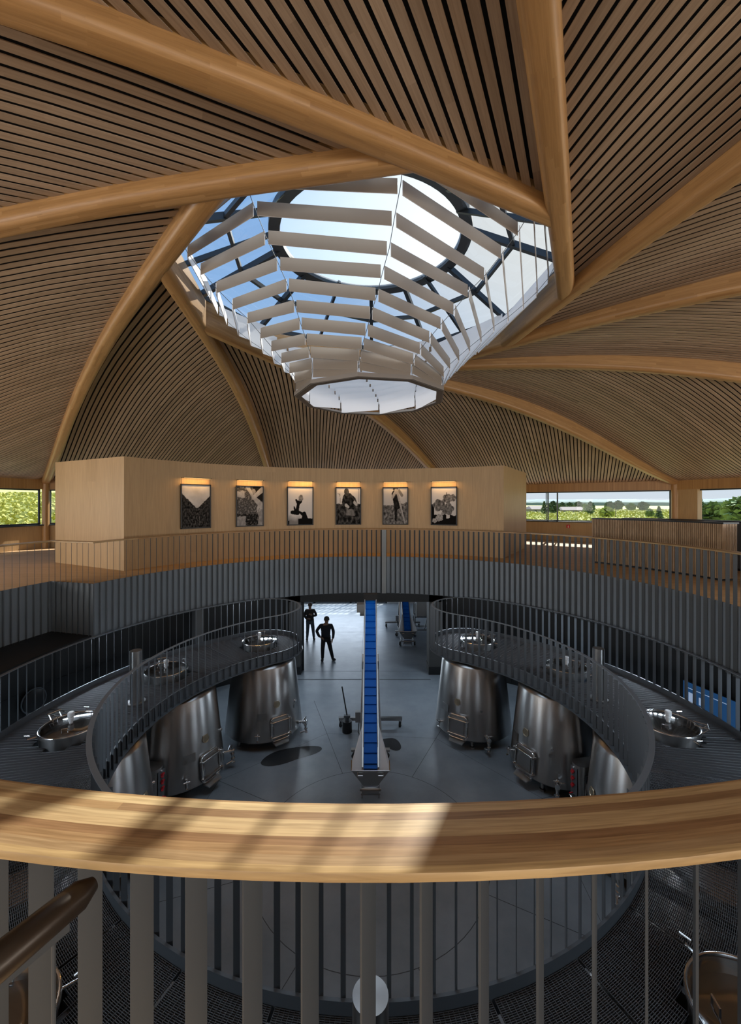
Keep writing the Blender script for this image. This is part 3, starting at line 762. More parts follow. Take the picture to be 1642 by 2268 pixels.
b = MB(); b.path(lp, [(-.048, RTOP), (.022, RTOP), (.022, RTOP-.012), (-.048, RTOP-.012)], True); b.build('handrail', M['fascia'], prl)
_E = EYE; EYE = EYE-Vector((0, YC, 0))
balusters(prl, [(p+Vector((-t_.y, t_.x))*.034, t_) for p, t_ in walk([Vector(p) for p in lp], .205, True)], DECK-.15, RTOP-.012, .062, math.radians(36), M['darksteel'])
EYE = _E
for o in prl.children:
    if o.name.startswith('baluster'): o.location.x += 0

# concrete floor, joints
fl = MB(); fl.add([(-12, -14, GZ), (12, -14, GZ), (12, 26, GZ), (-12, 26, GZ)], ((0, 1, 2, 3),))
fl.m = 1
def strip(p, q, wd=.012):
    p, q = Vector((*p, GZ+.002)), Vector((*q, GZ+.002)); t_ = (q-p).normalized(); o = Vector((-t_.y, t_.x, 0))*wd/2
    fl.add([p-o, q-o, q+o, p+o], ((0, 1, 2, 3),))
rj = arc(2.35, 0, 360, 5)
for i in range(len(rj)-1): strip(rj[i], rj[i+1])
for a in (18, 63, 108, 153, 198, 243, 288, 333): strip(pol(2.35, a).xy, pol(6.5, a).xy)
for a0_, a1_ in ((18, 63), (63, 108), (108, 153), (153, 198), (198, 243), (243, 288), (288, 333), (333, 378)):
    strip(pol(4.3, a0_).xy, pol(4.3, a1_).xy, .008)
strip((-2.9, 7.95), (2.4, 7.95), .05); strip((-2.9, 8.75), (2.4, 8.75), .02); strip((-.4, 8.75), (-.4, 20), .01); strip((-6, 14), (6, 14), .01)
tag(fl.build('floor_vat_hall', [M['concrete'], M['joint']]), kind='structure')
# dark hall wall, doorway, hall beyond
wl = MB(); wl.ring([(9.30, GZ), (9.30, -1.36), (9.5, -1.36), (9.5, GZ)], 107.5, 435, 150)
tag(wl.build('wall_vat_hall', M['darkwall']), kind='structure')
wj = MB()
for a in list(range(112, 200, 7))+list(range(-18, 72, 6)): wj.box(pol(9.295, a, -3.2), (.012, .03, 3.6), math.radians(a))
for a in range(150, 200, 2): wj.box(pol(9.292, a+1, -2.9), (.012, .33, .015), math.radians(a+1))
tag(wj.build('trim_wall_joints', M['black']), kind='structure')
cw = mat('concrete_wall', (.075, .075, .072), .7, var=.2, scale=2)
for x0, x1, nm in ((-3.35, -2.88, 'left'), (2.40, 2.95, 'right')):
    b = MB(); b.box(((x0+x1)/2, 8.75, (GZ-1.36)/2), (x1-x0, .7, 3.64)); b.m = 1; b.box(((x0+x1)/2, 8.75, GZ+.16), (x1-x0+.03, .73, .32))
    tag(b.build('trim_doorway_pier_'+nm, [cw, M['darkwall']]), kind='structure')
b = MB(); b.box((-.2, 8.7, -1.69), (6.3, .6, .66)); tag(b.build('trim_doorway_lintel', M['darkwall']), kind='structure')
b = MB(); b.box((0, 14.9, -1.26), (24, 11.5, .18)); tag(b.build('ceiling_back_hall', M['whitepaint']), kind='structure')
pale = mat('pale_wall', (.42, .42, .42), .7)
BW = 20.55
DX0, DX1, DZ = -6.5, 1.15, 2.95            # glazed doors to the yard
b = MB()
b.box(((DX1+12)/2, BW, GZ+1.85), (12-DX1, .2, 3.7)); b.box(((DX0-12)/2, BW, GZ+1.85), (DX0+12, .2, 3.7)); b.box(((DX0+DX1)/2, BW, GZ+(DZ+3.7)/2), (DX1-DX0, .2, 3.7-DZ))
tag(b.build('wall_back_hall', pale), kind='structure')
b = MB()
for x in (-12, 12): b.box((x, 14.8, GZ+1.85), (.2, 11.6, 3.7))
tag(b.build('wall_back_hall_sides', pale), kind='structure')
fr = MB(); nm_ = 21
for i in range(nm_+1): fr.box((DX0+(DX1-DX0)*i/nm_, BW, GZ+DZ/2), (.05 if i % 7 else .16, .08, DZ))
for z in (.08, .75, 1.5, 2.25, DZ-.05): fr.box(((DX0+DX1)/2, BW, GZ+z), (DX1-DX0, .08, .15))
fr.box((.25, BW, GZ+DZ/2), (.30, .1, DZ))
dr_ = fr.build('door_1', M['darksteel']); tag(dr_, kind='structure')
b = MB(); b.add([(DX0, BW, GZ), (DX1, BW, GZ), (DX1, BW, GZ+DZ), (DX0, BW, GZ+DZ)], ((0, 1, 2, 3),)); b.build('door_pane', M['glass'], dr_)
b = MB(); b.box((0, 32, GZ-.05), (44, 22.7, .06)); tag(b.build('yard_paving', mat('yard_paving', (.42, .41, .38), .8, var=.1)), kind='structure')
# pillar behind the left railing
b = MB(); b.box((-6.15, 6.2, -3.2), (.30, .30, 3.66), math.radians(45)); tag(b.build('column_left', mat('grey_column', (.12, .12, .12), .6)), kind='structure')

# ---- wall screen and round black hatch on the dark hall wall
a_ = math.degrees(math.atan2(*reversed(hit_circle(1570, 9.22)))); p = pol(9.2, a_, -3.28)
tv = thing('wall_screen', 'wide flat screen showing a blue control page on the dark wall at right', 'screen', p, math.radians(a_)+PI/2)
b = MB(); b.box((0, -.03, 0), (1.36, .05, .80)); b.build('casing', M['black'], tv)
b = MB(); b.box((0, .0, 0), (1.30, .012, .74)); b.build('display', emit('screen_blue', (.012, .055, .15), .8), tv)
b = MB(); b.box((.0, .009, .22), (1.1, .004, .018)); b.box((.42, .009, -.02), (.16, .004, .26)); b.box((.20, .009, -.02), (.05, .004, .20)); b.box((.40, .009, -.27), (.22, .004, .02)); b.build('display_graphics', emit('screen_white', (.30, .40, .58), .8), tv)
b = MB(); b.box((.50, .010, -.235), (.10, .004, .02)); b.build('display_alarm', emit('screen_red', (.7, .08, .12), .6), tv)
h = hit_circle(72, 9.28); a_ = math.degrees(math.atan2(h.y, h.x)); p = pol(9.26, a_, -3.2)
rd = thing('round_wall_hatch', 'round black hatch cover on the dark wall at far left', 'hatch', p, math.radians(a_))
Rx = Matrix.Rotation(-PI/2, 4, 'Y')
b = MB(); b.lathe([(.001, .10), (.20, .095), (.29, .05), (.30, 0)], 32, Rx); b.build('cover', M['black'], rd, True)
b = MB(); b.tube([Vector((-.03, .31*math.cos(q*PI/16), .31*math.sin(q*PI/16))) for q in range(32)], .018, 8, closed=True); b.build('rim', M['darksteel'], rd, True)

# ---- wet patches on the concrete
wet = mat('wet_concrete', (.035, .038, .042), .22)
def blob(name, label, x, y, ax, ay, rot, seed):
    b = MB(); n = 40; vs = [(0, 0, 0)]; fs = []
    for i in range(n):
        a = 2*PI*i/n; r = 1+.16*math.sin(2*a+seed)+.10*math.sin(3*a+2*seed); vs.append((ax*r*math.cos(a), ay*r*math.sin(a), 0)); fs.append((0, 1+i, 1+(i+1) % n))
    b.add(vs, fs); o = b.build(name, wet); o.location = (x, y, GZ+.004); o.rotation_euler = (0, 0, rot); tag(o, label, 'puddle')
blob('wet_patch', 'long dark wet patch on the concrete in front of the left vats', -2.24, 3.02, .74, .36, .35, 1.0)
blob('wet_patch', 'small dark wet patch on the concrete right of the blue conveyor', .60, 3.55, .26, .34, .2, 2.6)

# ---- steel fermentation vats
def make_vat(root):
    rb, rt = 1.14, .93; z0, z1 = .27, 2.26
    b = MB(); b.lathe([(.001, z0-.05), (rb*.6, z0-.04), (rb-.03, z0-.015), (rb, z0+.02), (rt, z1-.03), (rt-.02, z1), (rt-.10, z1+.05), (.55, z1+.14)], 56); b.build('vessel', M['inox'], root, True)
    for k_ in range(4):
        a = 20+90*k_; p = pol(.93, a); b = MB(); b.tube([(p.x, p.y, .36), (p.x*1.03, p.y*1.03, .06)], [.055, .04], 12); b.cyl((p.x*1.03, p.y*1.03, 0), (p.x*1.03, p.y*1.03, .05), .075, 14); b.build('leg', M['inox'], root, True)
    def rad(z): return rb+(rt-rb)*(z-z0)/(z1-z0)
    slope = math.atan((rb-rt)/(z1-z0))
    def fr(ang, z): return Matrix.Translation(pol(rad(z), ang, z)) @ Matrix.Rotation(math.radians(ang), 4, 'Z') @ Matrix.Rotation(-slope, 4, 'Y')
    def rr(w_, h_, r_, n=5):
        o = []
        for cx, cy, s0 in ((w_-r_, h_-r_, 0), (-w_+r_, h_-r_, 90), (-w_+r_, -h_+r_, 180), (w_-r_, -h_+r_, 270)):
            for q in range(n+1): a = math.radians(s0+90*q/n); o.append((cx+r_*math.cos(a), cy+r_*math.sin(a)))
        return o
    def tf(mb, X): mb.v = [tuple(X @ Vector(p)) for p in mb.v]; return mb
    Q = Matrix(((0, 0, 1, 0), (1, 0, 0, 0), (0, 1, 0, 0), (0, 0, 0, 1)))       # outline x,y -> tangent, up ; z -> outwards
    X = fr(0, .62) @ Q
    b = MB(); b.prism(rr(.27, .31, .09), -.10, .05); tf(b, X); d_ = b.build('manway_door', M['inox'], root, True)
    b = MB(); b.tube([Vector((x, y, .055)) for x, y in rr(.27, .31, .09)], .022, 8, closed=True); tf(b, X).build('door_frame', M['chrome'], d_, True)
    b = MB(); b.prism(rr(.20, .23, .05), .05, .075); tf(b, X).build('door_panel', M['inox'], d_, True)
    b = MB()
    for yy in (.20, -.20):
        b.tube([(-.30, yy, .10), (.33, yy, .10)], .017, 8); b.tube([(.30, yy, .02), (.30, yy, .16)], .028, 10); b.tube([(-.29, yy, .04), (-.29, yy, .13)], .022, 10)
    b.tube([(.30, -.27, .13), (.30, .27, .13)], .014, 8); b.tube([(-.25, .12, .10), (-.25, -.12, .10)], .014, 8); tf(b, X).build('door_handle', M['chrome'], d_, True)
    b = MB(); b.add([(-.24, -.33, .02), (.24, -.33, .02), (.20, -.40, .17), (-.20, -.40, .17), (-.24, -.36, .02), (.24, -.36, .02), (.20, -.42, .17), (-.20, -.42, .17)], ((0, 1, 2, 3), (7, 6, 5, 4), (0, 4, 5, 1), (2, 6, 7, 3), (1, 5, 6, 2), (3, 7, 4, 0))); tf(b, X).build('drip_lip', M['inox'], d_)
    # emblem, number plate, thermometer plate
    b = MB(); X = fr(-3, 1.26) @ Q
    b.prism([(x*1.0, y) for x, y in [(-.07, .09), (.07, .09), (.085, .02), (.06, -.07), (0, -.11), (-.06, -.07), (-.085, .02)]], .004, .012)
    for q in (-.03, .03): b.tube([(q, -.06, .014), (q*.6, .05, .014)], .006, 6)
    b.tube([(.09*math.cos(s_*PI/8), .09*math.sin(s_*PI/8), .014) for s_ in range(16)], .008, 6, closed=True); tf(b, X).build('emblem', mat('brass_emblem', (.60, .52, .38), .3, .9), root, True)
    b = MB(); b.prism(rr(.14, .10, .01), .004, .014); tf(b, fr(-26, .98) @ Q).build('number_plate', M['inox'], root)
    b = MB(); b.prism(rr(.07, .045, .008), .004, .010); tf(b, fr(34, .98) @ Q); b.build('gauge_plate', M['inox'], root)
    b = MB(); b.tube([(0, 0, 0), (0, 0, .05)], .035, 12); b.tube([(0, .03, .02), (0, .07, .03)], .012, 8); tf(b, fr(34, 1.12) @ Q).build('thermometer', M['chrome'], root, True)
    # sampling tap (left of the door) and main outlet valve (right of the door)
    b = MB(); b.tube([(0, 0, 0), (0, 0, .10)], .028, 10); b.tube([(0, .07, .10), (0, -.12, .10)], [.03, .03], 10); b.tube([(0, -.12, .10), (0, -.15, .14)], .022, 8); b.tube([(-.07, .02, .15), (.07, .02, .15)], .014, 8); b.tube([(0, 0, .10), (0, .02, .15)], .014, 8); tf(b, fr(-31, .52) @ Q).build('sampling_tap', M['chrome'], root, True)
    b = MB(); b.tube([(0, 0, -.04), (0, 0, .28)], .040, 12)
    for z in (.03, .16, .27): b.tube([(0, 0, z-.012), (0, 0, z+.012)], .062, 12)
    b.tube([(0, .02, .22), (0, -.30, .22)], .034, 12)
    for y in (-.08, -.20, -.30): b.tube([(0, y-.012, .22), (0, y+.012, .22)], .052, 12)
    b.tube([(0, -.26, .22), (-.05, -.30, .05)], .030, 10); b.tube([(0, .03, .22), (.0, .10, .22)], .02, 8); b.tube([(-.09, .10, .22), (.09, .10, .22)], .013, 8); b.tube([(.02, 0, .10), (.16, .07, .16)], .010, 8)
    tf(b, fr(40, .44) @ Q).build('outlet_valve', M['chrome'], root, True)
    # neck and top hatch through the platform
    hx = -.40; zl = DECK-GZ+.15
    T = Matrix.Translation((hx, 0, 0))
    b = MB(); b.lathe([(.50, z1-.02), (.50, zl-.02), (.53, zl-.02), (.53, zl+.02), (.48, zl+.02), (.48, zl-.12), (.001, zl-.16)], 48, T); b.build('hatch_neck', M['inox'], root, True)
    b = MB(); b.lathe([(.50, zl+.022), (.42, zl+.045), (.2, zl+.06), (.001, zl+.062)], 40, T); ld = b.build('hatch_lid', M['lidglass'], root, True)
    b = MB(); b.tube([(hx+.515*math.cos(q*PI/24), .515*math.sin(q*PI/24), zl+.025) for q in range(48)], .014, 8, closed=True); b.build('lid_rim', M['chrome'], ld, True)
    b = MB(); b.lathe([(.035, zl+.05), (.035, zl+.10), (.05, zl+.10), (.05, zl+.16), (.04, zl+.17), (.045, zl+.18), (.058, zl+.19), (.058, zl+.255), (.045, zl+.27), (.001, zl+.27)], 18, T); b.build('breather_cap', M['whiteplastic'], ld, True)
    for s_ in (40, 160, 280):
        p = pol(.36, s_); q1 = pol(.36, s_+16); b = MB()
        b.tube([(hx+p.x, p.y, zl+.05), (hx+p.x, p.y, zl+.12), (hx+q1.x, q1.y, zl+.12), (hx+q1.x, q1.y, zl+.05)], .010, 8); b.build('lid_handle', M['chrome'], ld, True)
    for s_ in (100, 220, 340):
        p = pol(.53, s_); b = MB(); q1 = pol(.66, s_); b.tube([(hx+p.x, p.y, zl-.02), (hx+q1.x, q1.y, zl-.02), (hx+q1.x, q1.y, zl+.05)], .014, 8); b.tube([(hx+q1.x-.05, q1.y, zl+.05), (hx+q1.x+.05, q1.y, zl+.05)], .012, 8); b.build('clamp', M['chrome'], root, True)
    t_ = math.radians(150); b = MB()
    for s_ in (-.09, .09): b.tube([(hx+.50*math.cos(t_)-s_*math.sin(t_), .50*math.sin(t_)+s_*math.cos(t_), zl), (hx+.62*math.cos(t_)-s_*math.sin(t_), .62*math.sin(t_)+s_*math.cos(t_), zl+.12), (hx+.40*math.cos(t_)-s_*math.sin(t_), .40*math.sin(t_)+s_*math.cos(t_), zl+.14)], .011, 8)
    b.tube([(hx+.62*math.cos(t_)-.12*-math.sin(t_), .62*math.sin(t_)-.12*math.cos(t_), zl+.12), (hx+.62*math.cos(t_)+.12*-math.sin(t_), .62*math.sin(t_)+.12*math.cos(t_), zl+.12)], .013, 8); b.build('hinge', M['chrome'], root, True)
VL = ['steel vat with round top hatch nearest the doorway on the left side', 'steel vat on the left, second from the doorway, beside the service cabinet', 'steel vat on the left whose hatch sits at the widest left bend of the railing', 'steel vat at left whose hatch peeks over the wooden handrail', 'steel vat under the grating at the bottom left corner',
      'steel vat with round top hatch nearest the doorway on the right side', 'steel vat on the right, second from the doorway, beside the service cabinet', 'steel vat on the right whose hatch sits below the blue wall screen', 'steel vat at right whose hatch peeks over the wooden handrail', 'steel vat under the grating at the bottom right corner']
vat0 = None
for i, (a, sd_) in enumerate(VATS):
    p = pol(5.45, a)+Vector((0, YC, GZ))
    if vat0 is None:
        vat0 = thing('fermentation_vat', VL[i], 'vat', p, math.radians(a+180), 'steel vats under the grating platform'); make_vat(vat0); v = vat0
    else: v = copy_tree(vat0)
    v.location = p; v.rotation_euler = (0, 0, math.radians(a+180)); v['label'] = VL[i]
# ---- service cabinets with a vent pipe through the platform
def make_unit(root, right):
    n = 10; w_, l0, l1, h_ = .168, -.25, .52, 1.12
    o = [(l1-w_+w_*math.cos(math.radians(-90+180*q/n)), w_*math.sin(math.radians(-90+180*q/n))) for q in range(n+1)]+[(l0+w_*math.cos(math.radians(90+180*q/n)), w_*math.sin(math.radians(90+180*q/n))) for q in range(n+1)]
    b = MB(); b.prism(o, .04, h_); b.build('cabinet_body', M['inox'], root, True)
    b = MB(); b.cyl((-.12, 0, h_-.01), (-.12, 0, -1.31-GZ), .122, 28); b.build('vent_pipe', M['inox'], root, True)
    b = MB(); b.lathe([(.13, DECK-GZ+.002), (.20, DECK-GZ+.002), (.20, DECK-GZ+.02), (.13, DECK-GZ+.02)], 28, Matrix.Translation((-.12, 0, 0))); b.build('pipe_collar', M['inox'], root)
    s_ = -1 if right else 1
    b = MB(); b.box((l1+.005, 0, .60), (.012, .20, .90)); b.build('valve_panel', M['darksteel'], root)
    for q, z in enumerate((.96, .81, .66)):
        b = MB(); b.tube([(l1, 0, z), (l1+.04, 0, z)], .028, 10); b.box((l1+.05, 0, z), (.02, .11, .035), M=Matrix.Rotation(.5, 3, 'X')); b.box((l1+.05, 0, z), (.02, .035, .10)); b.build('red_valve', M['red'], root)
    b = MB(); b.tube([(l1, 0, 1.05), (l1+.03, 0, 1.05)], .016, 8); b.build('button', M['whiteplastic'], root)
    for z, mm, nm in ((.44, 'red', 'red_tap'), (.28, 'bluevalve', 'blue_tap')):
        b = MB(); b.tube([(l1, 0, z), (l1+.12, 0, z)], .022, 10); b.tube([(l1+.10, 0, z), (l1+.12, -.1*s_, z-.05)], .018, 8); t_ = b.build(nm, M['chrome'], root, True)
        b = MB(); b.box((l1+.08, 0, z+.045), (.09, .02, .016)); b.build('lever', M[mm], t_)
    y = w_+.02
    b = MB(); b.tube([(.36, -s_*y, .80), (.37, -s_*(y+.04), .70), (.36, -s_*(y+.02), .45), (.40, -s_*(y+.05), .18), (.55, -s_*.06, .10)], .014, 8); b.box((.36, -s_*y, .86), (.04, .06, .16)); b.build('hose', M['rubber'], root, True)
for (a, r), lab, rt_ in zip(PIPES, ('steel service cabinet with red valves and vent pipe on the left', 'steel service cabinet with red valves and vent pipe on the right', 'vent pipe cabinet whose pale flat pipe cap is at the bottom centre'), (False, True, False)):
    p = pol(r-.12, a)+Vector((0, YC, GZ)); u_ = thing('service_cabinet', lab, 'cabinet', p, math.radians(a+180), 'service cabinets between the vats'); make_unit(u_, rt_)

# ---- belt conveyors
def caster(mb_m, mb_r, x, y, z0=0, r=.085, ang=0):
    d = Vector((math.cos(ang), math.sin(ang), 0)); s_ = Vector((-d.y, d.x, 0)); c = Vector((x, y, r))
    mb_r.cyl(c-s_*.025, c+s_*.025, r, 18)
    for q in (-1, 1): mb_m.bar(c+s_*.036*q, c+s_*.036*q+Vector((0, 0, r+.05)), .05, .008, up=s_)
    mb_m.box(c+Vector((0, 0, r+.05)), (.10, .10, .012)); mb_m.cyl(c-s_*.045, c+s_*.045, .014, 8)
def make_conveyor(root, front_wheels):
    # local: +y up the slope away from the viewer, origin on the floor under the hopper
    a0, a1 = Vector((0, .02, .72)), Vector((0, 3.88, 3.84)); d = (a1-a0).normalized(); up = Vector((0, -d.z, d.y)); W = .165
    b = MB(); L = (a1-a0).length
    b.add([a0+Vector((-W, 0, 0)), a0+Vector((W, 0, 0)), a1+Vector((W, 0, 0)), a1+Vector((-W, 0, 0)), a0+Vector((-W, 0, 0))-up*.12, a0+Vector((W, 0, 0))-up*.12, a1+Vector((W, 0, 0))-up*.12, a1+Vector((-W, 0, 0))-up*.12], ((0, 1, 2, 3), (7, 6, 5, 4), (0, 4, 5, 1), (2, 6, 7, 3)))
    be = b.build('belt', M['blue'], root)
    n = int(L/.235)
    for q in range(n):
        p = a0+d*(.10+q*.235); b = MB(); b.bar(p+Vector((-W+.01, 0, 0))+up*.018, p+Vector((W-.01, 0, 0))+up*.018, .014, .045, up=up); b.build('cleat', M['blue'], be)
    for s_ in (-1, 1):
        x = s_*(W+.022); b = MB(); b.bar(a0+Vector((x, 0, 0))-up*.03, a1+Vector((x, 0, 0))-up*.03, .030, .22, up=up); b.build('side_rail', M['inox'], root)
        b = MB(); b.bar(a0+Vector((s_*(W+.012), 0, 0))+d*.45+up*.085, a1+Vector((s_*(W+.012), 0, 0))-d*.1+up*.085, .012, .05, up=up); b.build('belt_guide', mat('grey_guide', (.30, .27, .25), .5), root)
    # hopper
    z = .76; h = MB()
    for s_ in (-1, 1):
        tp = a0+d*1.10+Vector((s_*(W+.01), 0, 0))+up*.05; lo = Vector((s_*(W+.01), -.10, .62)); oc = Vector((s_*.44, -.13, z)); ob = Vector((s_*.44, .10, z+.10))
        h.add([tp, lo, oc, ob], ((0, 1, 2, 3), (3, 2, 1, 0)))
        h.add([oc, Vector((s_*.44, -.13, z)), Vector((s_*.15, -.06, .40)), Vector((s_*(W+.01), .3, .62)), ob], ((0, 2, 3, 4),))
    h.build('hopper_side', mat('steel_sky_glare', (.80, .84, .90), .40, .0), root)  # sky reflection on the plates put into a pale base colour
    b = MB(); b.add([(-.44, -.13, z), (.44, -.13, z), (.17, -.06, .36), (-.17, -.06, .36), (-.44, -.115, z), (.44, -.115, z), (.17, -.03, .36), (-.17, -.03, .36)], ((0, 1, 2, 3), (7, 6, 5, 4), (0, 4, 5, 1))); b.build('hopper_front', M['inox'], root)
    b = MB()
    for p, q in (((-.45, -.13, z), (.45, -.13, z)), ((-.45, -.13, z), (-.45, .10, z+.10)), ((.45, -.13, z), (.45, .10, z+.10)), ((-.30, -.13, z-.03), (-.30, -.17, z-.09)), ((.30, -.13, z-.03), (.30, -.17, z-.09)), ((-.30, -.17, z-.09), (-.18, -.17, z-.09)), ((.30, -.17, z-.09), (.18, -.17, z-.09))): b.tube([p, q], .014, 8)
    b.build('hopper_rim', M['chrome'], root, True)
    b = MB(); b.cyl((-.20, .02, .22), (.20, .02, .22), .085, 18); b.cyl((-.25, .02, .22), (.25, .02, .22), .03, 10); b.box((0, .06, .10), (.46, .06, .04)); b.box((-.2, .05, .2), (.02, .08, .36)); b.box((.2, .05, .2), (.02, .08, .36)); b.build('foot_roller', M['inox'], root, True)
    # undercarriage
    m_, r_ = MB(), MB(); cf = M['inox']
    Yf, Yr = 1.55, 3.15
    if front_wheels:
        for s_ in (-1, 1): caster(m_, r_, s_*.36, .10, ang=1.2)
        m_.bar((-.36, .10, .21), (.36, .10, .21), .05, .05)
        for s_ in (-1, 1): m_.bar((s_*.30, .10, .23), (s_*.30, Yf, .26), .05, .05)
    for s_ in (-1, 1):
        m_.bar((s_*.30, Yf-.02, .26), (s_*.30, Yr+.05, .26), .06, .06); caster(m_, r_, s_*.44, Yf, ang=.6); m_.box((s_*.38, Yf, .25), (.30, .12, .05)); caster(m_, r_, s_*.93, Yr+.02, ang=1.2); m_.box((s_*.62, Yr, .27), (.74, .10, .09))
        for y0, y1 in ((Yf+.3, Yf+.9), (Yr-.1, Yr-.9)):
            zz = a0.z+(y1-a0.y)*d.z/d.y; m_.bar((s_*.28, y0, .28), (s_*.21, y1, zz-.12), .05, .05)
    m_.bar((-.30, Yr, .26), (.30, Yr, .26), .08, .08); m_.bar((-.30, Yf, .26), (.30, Yf, .26), .08, .08); m_.bar((.10, Yf+.5, .28), (.10, Yr-.3, 2.2), .06, .06)
    fr = m_.build('undercarriage', cf, root); 
    r_.build('caster_wheels', M['rubber'], fr)
    b = MB(); b.box((-.36, Yf+.95, .68), (.18, .16, .30)); b.build('control_box', mat('control_grey', (.34, .36, .37), .4, .4), root)
    b = MB(); b.tube([(-.34, Yf+.9, .54), (-.36, Yf+.7, .35), (-.28, Yf+.5, .30), (-.30, Yf+.3, .45)], .014, 8); b.tube([(-.30, Yf+.9, .54), (-.26, Yf+.75, .30), (-.33, Yf+.55, .34)], .012, 8); b.build('cables', M['rubber'], root, True)
    b = MB(); e = a1-d*.35; b.box(e+Vector((-.32, 0, .02)), (.24, .30, .26)); b.cyl(e+Vector((-.34, 0, -.16)), e+Vector((-.20, 0, -.16)), .09, 14); b.build('drive_motor', mat('motor_grey', (.20, .21, .22), .5, .3), root)
    b = MB(); b.box(a1+d*.06+up*.06, (.44, .22, .20)); b.build('head_guard', M['black'], root)
cv = thing('belt_conveyor', 'long blue cleated belt conveyor rising from its hopper in the middle of the floor', 'conveyor', (.0, 1.30, GZ), 0, 'blue belt conveyors'); make_conveyor(cv, False)
cv2 = thing('belt_conveyor', 'blue belt conveyor on casters standing beyond the doorway at right', 'conveyor', (1.83, 11.80, GZ), 0, 'blue belt conveyors'); make_conveyor(cv2, True)
# hand pump standing by the conveyor
pu = thing('hand_pump', 'black pump canister with a long upright handle left of the blue conveyor', 'pump', (-.72, 4.20, GZ))
b = MB(); b.cyl((0, 0, 0), (0, 0, .34), .15, 20); b.build('canister', M['black'], pu, True)
b = MB(); b.cyl((0, 0, .34), (0, 0, .46), .06, 14); b.box((0, 0, .48), (.20, .10, .06)); b.build('pump_head', M['darksteel'], pu, True)
b = MB(); b.tube([(0, 0, .48), (-.16, .05, 1.36)], .020, 8); b.build('handle', M['black'], pu, True)
# pale bin and steel stand beside the second conveyor
bn = thing('tipping_bin', 'pale grey bin on a steel stand beside the far conveyor', 'bin', (2.75, 13.6, GZ))
b = MB(); b.prism([(-.32, -.28), (.32, -.28), (.32, .28), (-.32, .28)], 1.05, 1.95); b.build('bin', mat('bin_grey', (.36, .37, .37), .6), bn)
b = MB()
for x, y in ((-.4, -.35), (.4, -.35), (-.4, .35), (.4, .35)): b.bar((x, y, .12), (x, y, 1.75), .05, .05)
for z in (.35, 1.03): b.bar((-.42, -.35, z), (.42, -.35, z), .05, .05); b.bar((-.42, .35, z), (.42, .35, z), .05, .05); b.bar((-.4, -.35, z), (-.4, .35, z), .05, .05); b.bar((.4, -.35, z), (.4, .35, z), .05, .05)
b.bar((.1, -.36, .4), (.38, -.36, 1.6), .04, .04); fr = b.build('stand', M['inox'], bn)
m_, r_ = MB(), MB()
for x, y in ((-.4, -.35), (.4, -.35), (-.4, .35), (.4, .35)): caster(m_, r_, x, y, r=.06)
c_ = m_.build('caster', M['chrome'], fr); r_.build('caster_wheels', M['rubber'], fr)

# ---- louvred lantern under the skylight: ten sided, panels spiralling down to a ring
LH = [4.52, 4.28, 4.035, 3.796, 3.569, 3.393, 3.177, 2.994, 2.813, 2.656, 2.497, 2.361, 2.255]
LR = [3.56, 3.44, 3.232, 2.978, 2.70, 2.437, 2.198, 1.99, 1.796, 1.637, 1.529, 1.503, 1.50]
LT = [-83.0, -83.0, -83.25, -83.9, -84.45, -85.8, -87.4, -89.65, -91.9, -94.5, -96.6, -97.75, -98.0]
lv = thing('louvre_lantern', 'white spiral lantern of slanting louvre panels hanging below the skylight to a ten sided ring', 'lantern', (0, 0, 2+2.2))
def lat(j, n): return pol(LR[n], LT[n]+36*j, LH[n]-2.2)
extra = MB()
for n in range(0, 12):
    for j in range(10):
        p, q = lat(j, n), lat(j+1, n+1); e = (q-p); p2, q2 = p+e*.018, q-e*.018
        ht = .195
        mb = extra if n < 2 else MB()
        nn = Vector((e.y, -e.x, 0)).normalized()*.006; z = Vector((0, 0, ht/2))
        mb.add([p2-nn-z, q2-nn-z, q2-nn+z, p2-nn+z, p2+nn-z, q2+nn-z, q2+nn+z, p2+nn+z], ((0, 1, 2, 3), (7, 6, 5, 4), (0, 4, 5, 1), (3, 2, 6, 7), (1, 5, 6, 2), (0, 3, 7, 4))); mb.mi[-5] = 1
        if n >= 2: mb.build('louvre_panel', [M['louvre'], M['louvre_shade']], lv)
tag(extra.build('upper_louvre_panels', [M['louvre'], M['louvre_shade']], lv), kind='stuff')
b = MB(); R0 = 1.53
pts = [pol(R0, -98+36*j) for j in range(10)]
b.path(pts, [(.012, -.055), (-.012, -.055), (-.012, .015), (.012, .015)], True); b.build('bottom_ring', mat('ring_grey', (.22, .20, .185), .5, .2), lv)
b = MB(); b.path([pol(1.47, -98+36*j) for j in range(10)], [(.07, -.055), (-.045, -.055), (-.045, -.062), (.07, -.062)], True)
b.build('ring_flange', mat('ring_dark', (.13, .12, .11), .5, .3), lv)
for j in range(10):
    b = MB(); b.tube([lat(j, n) for n in range(0, 12)]+[pol(R0, -98+36*j, .0)], .005, 6); b.build('suspension_rod', M['plate'], lv, True)

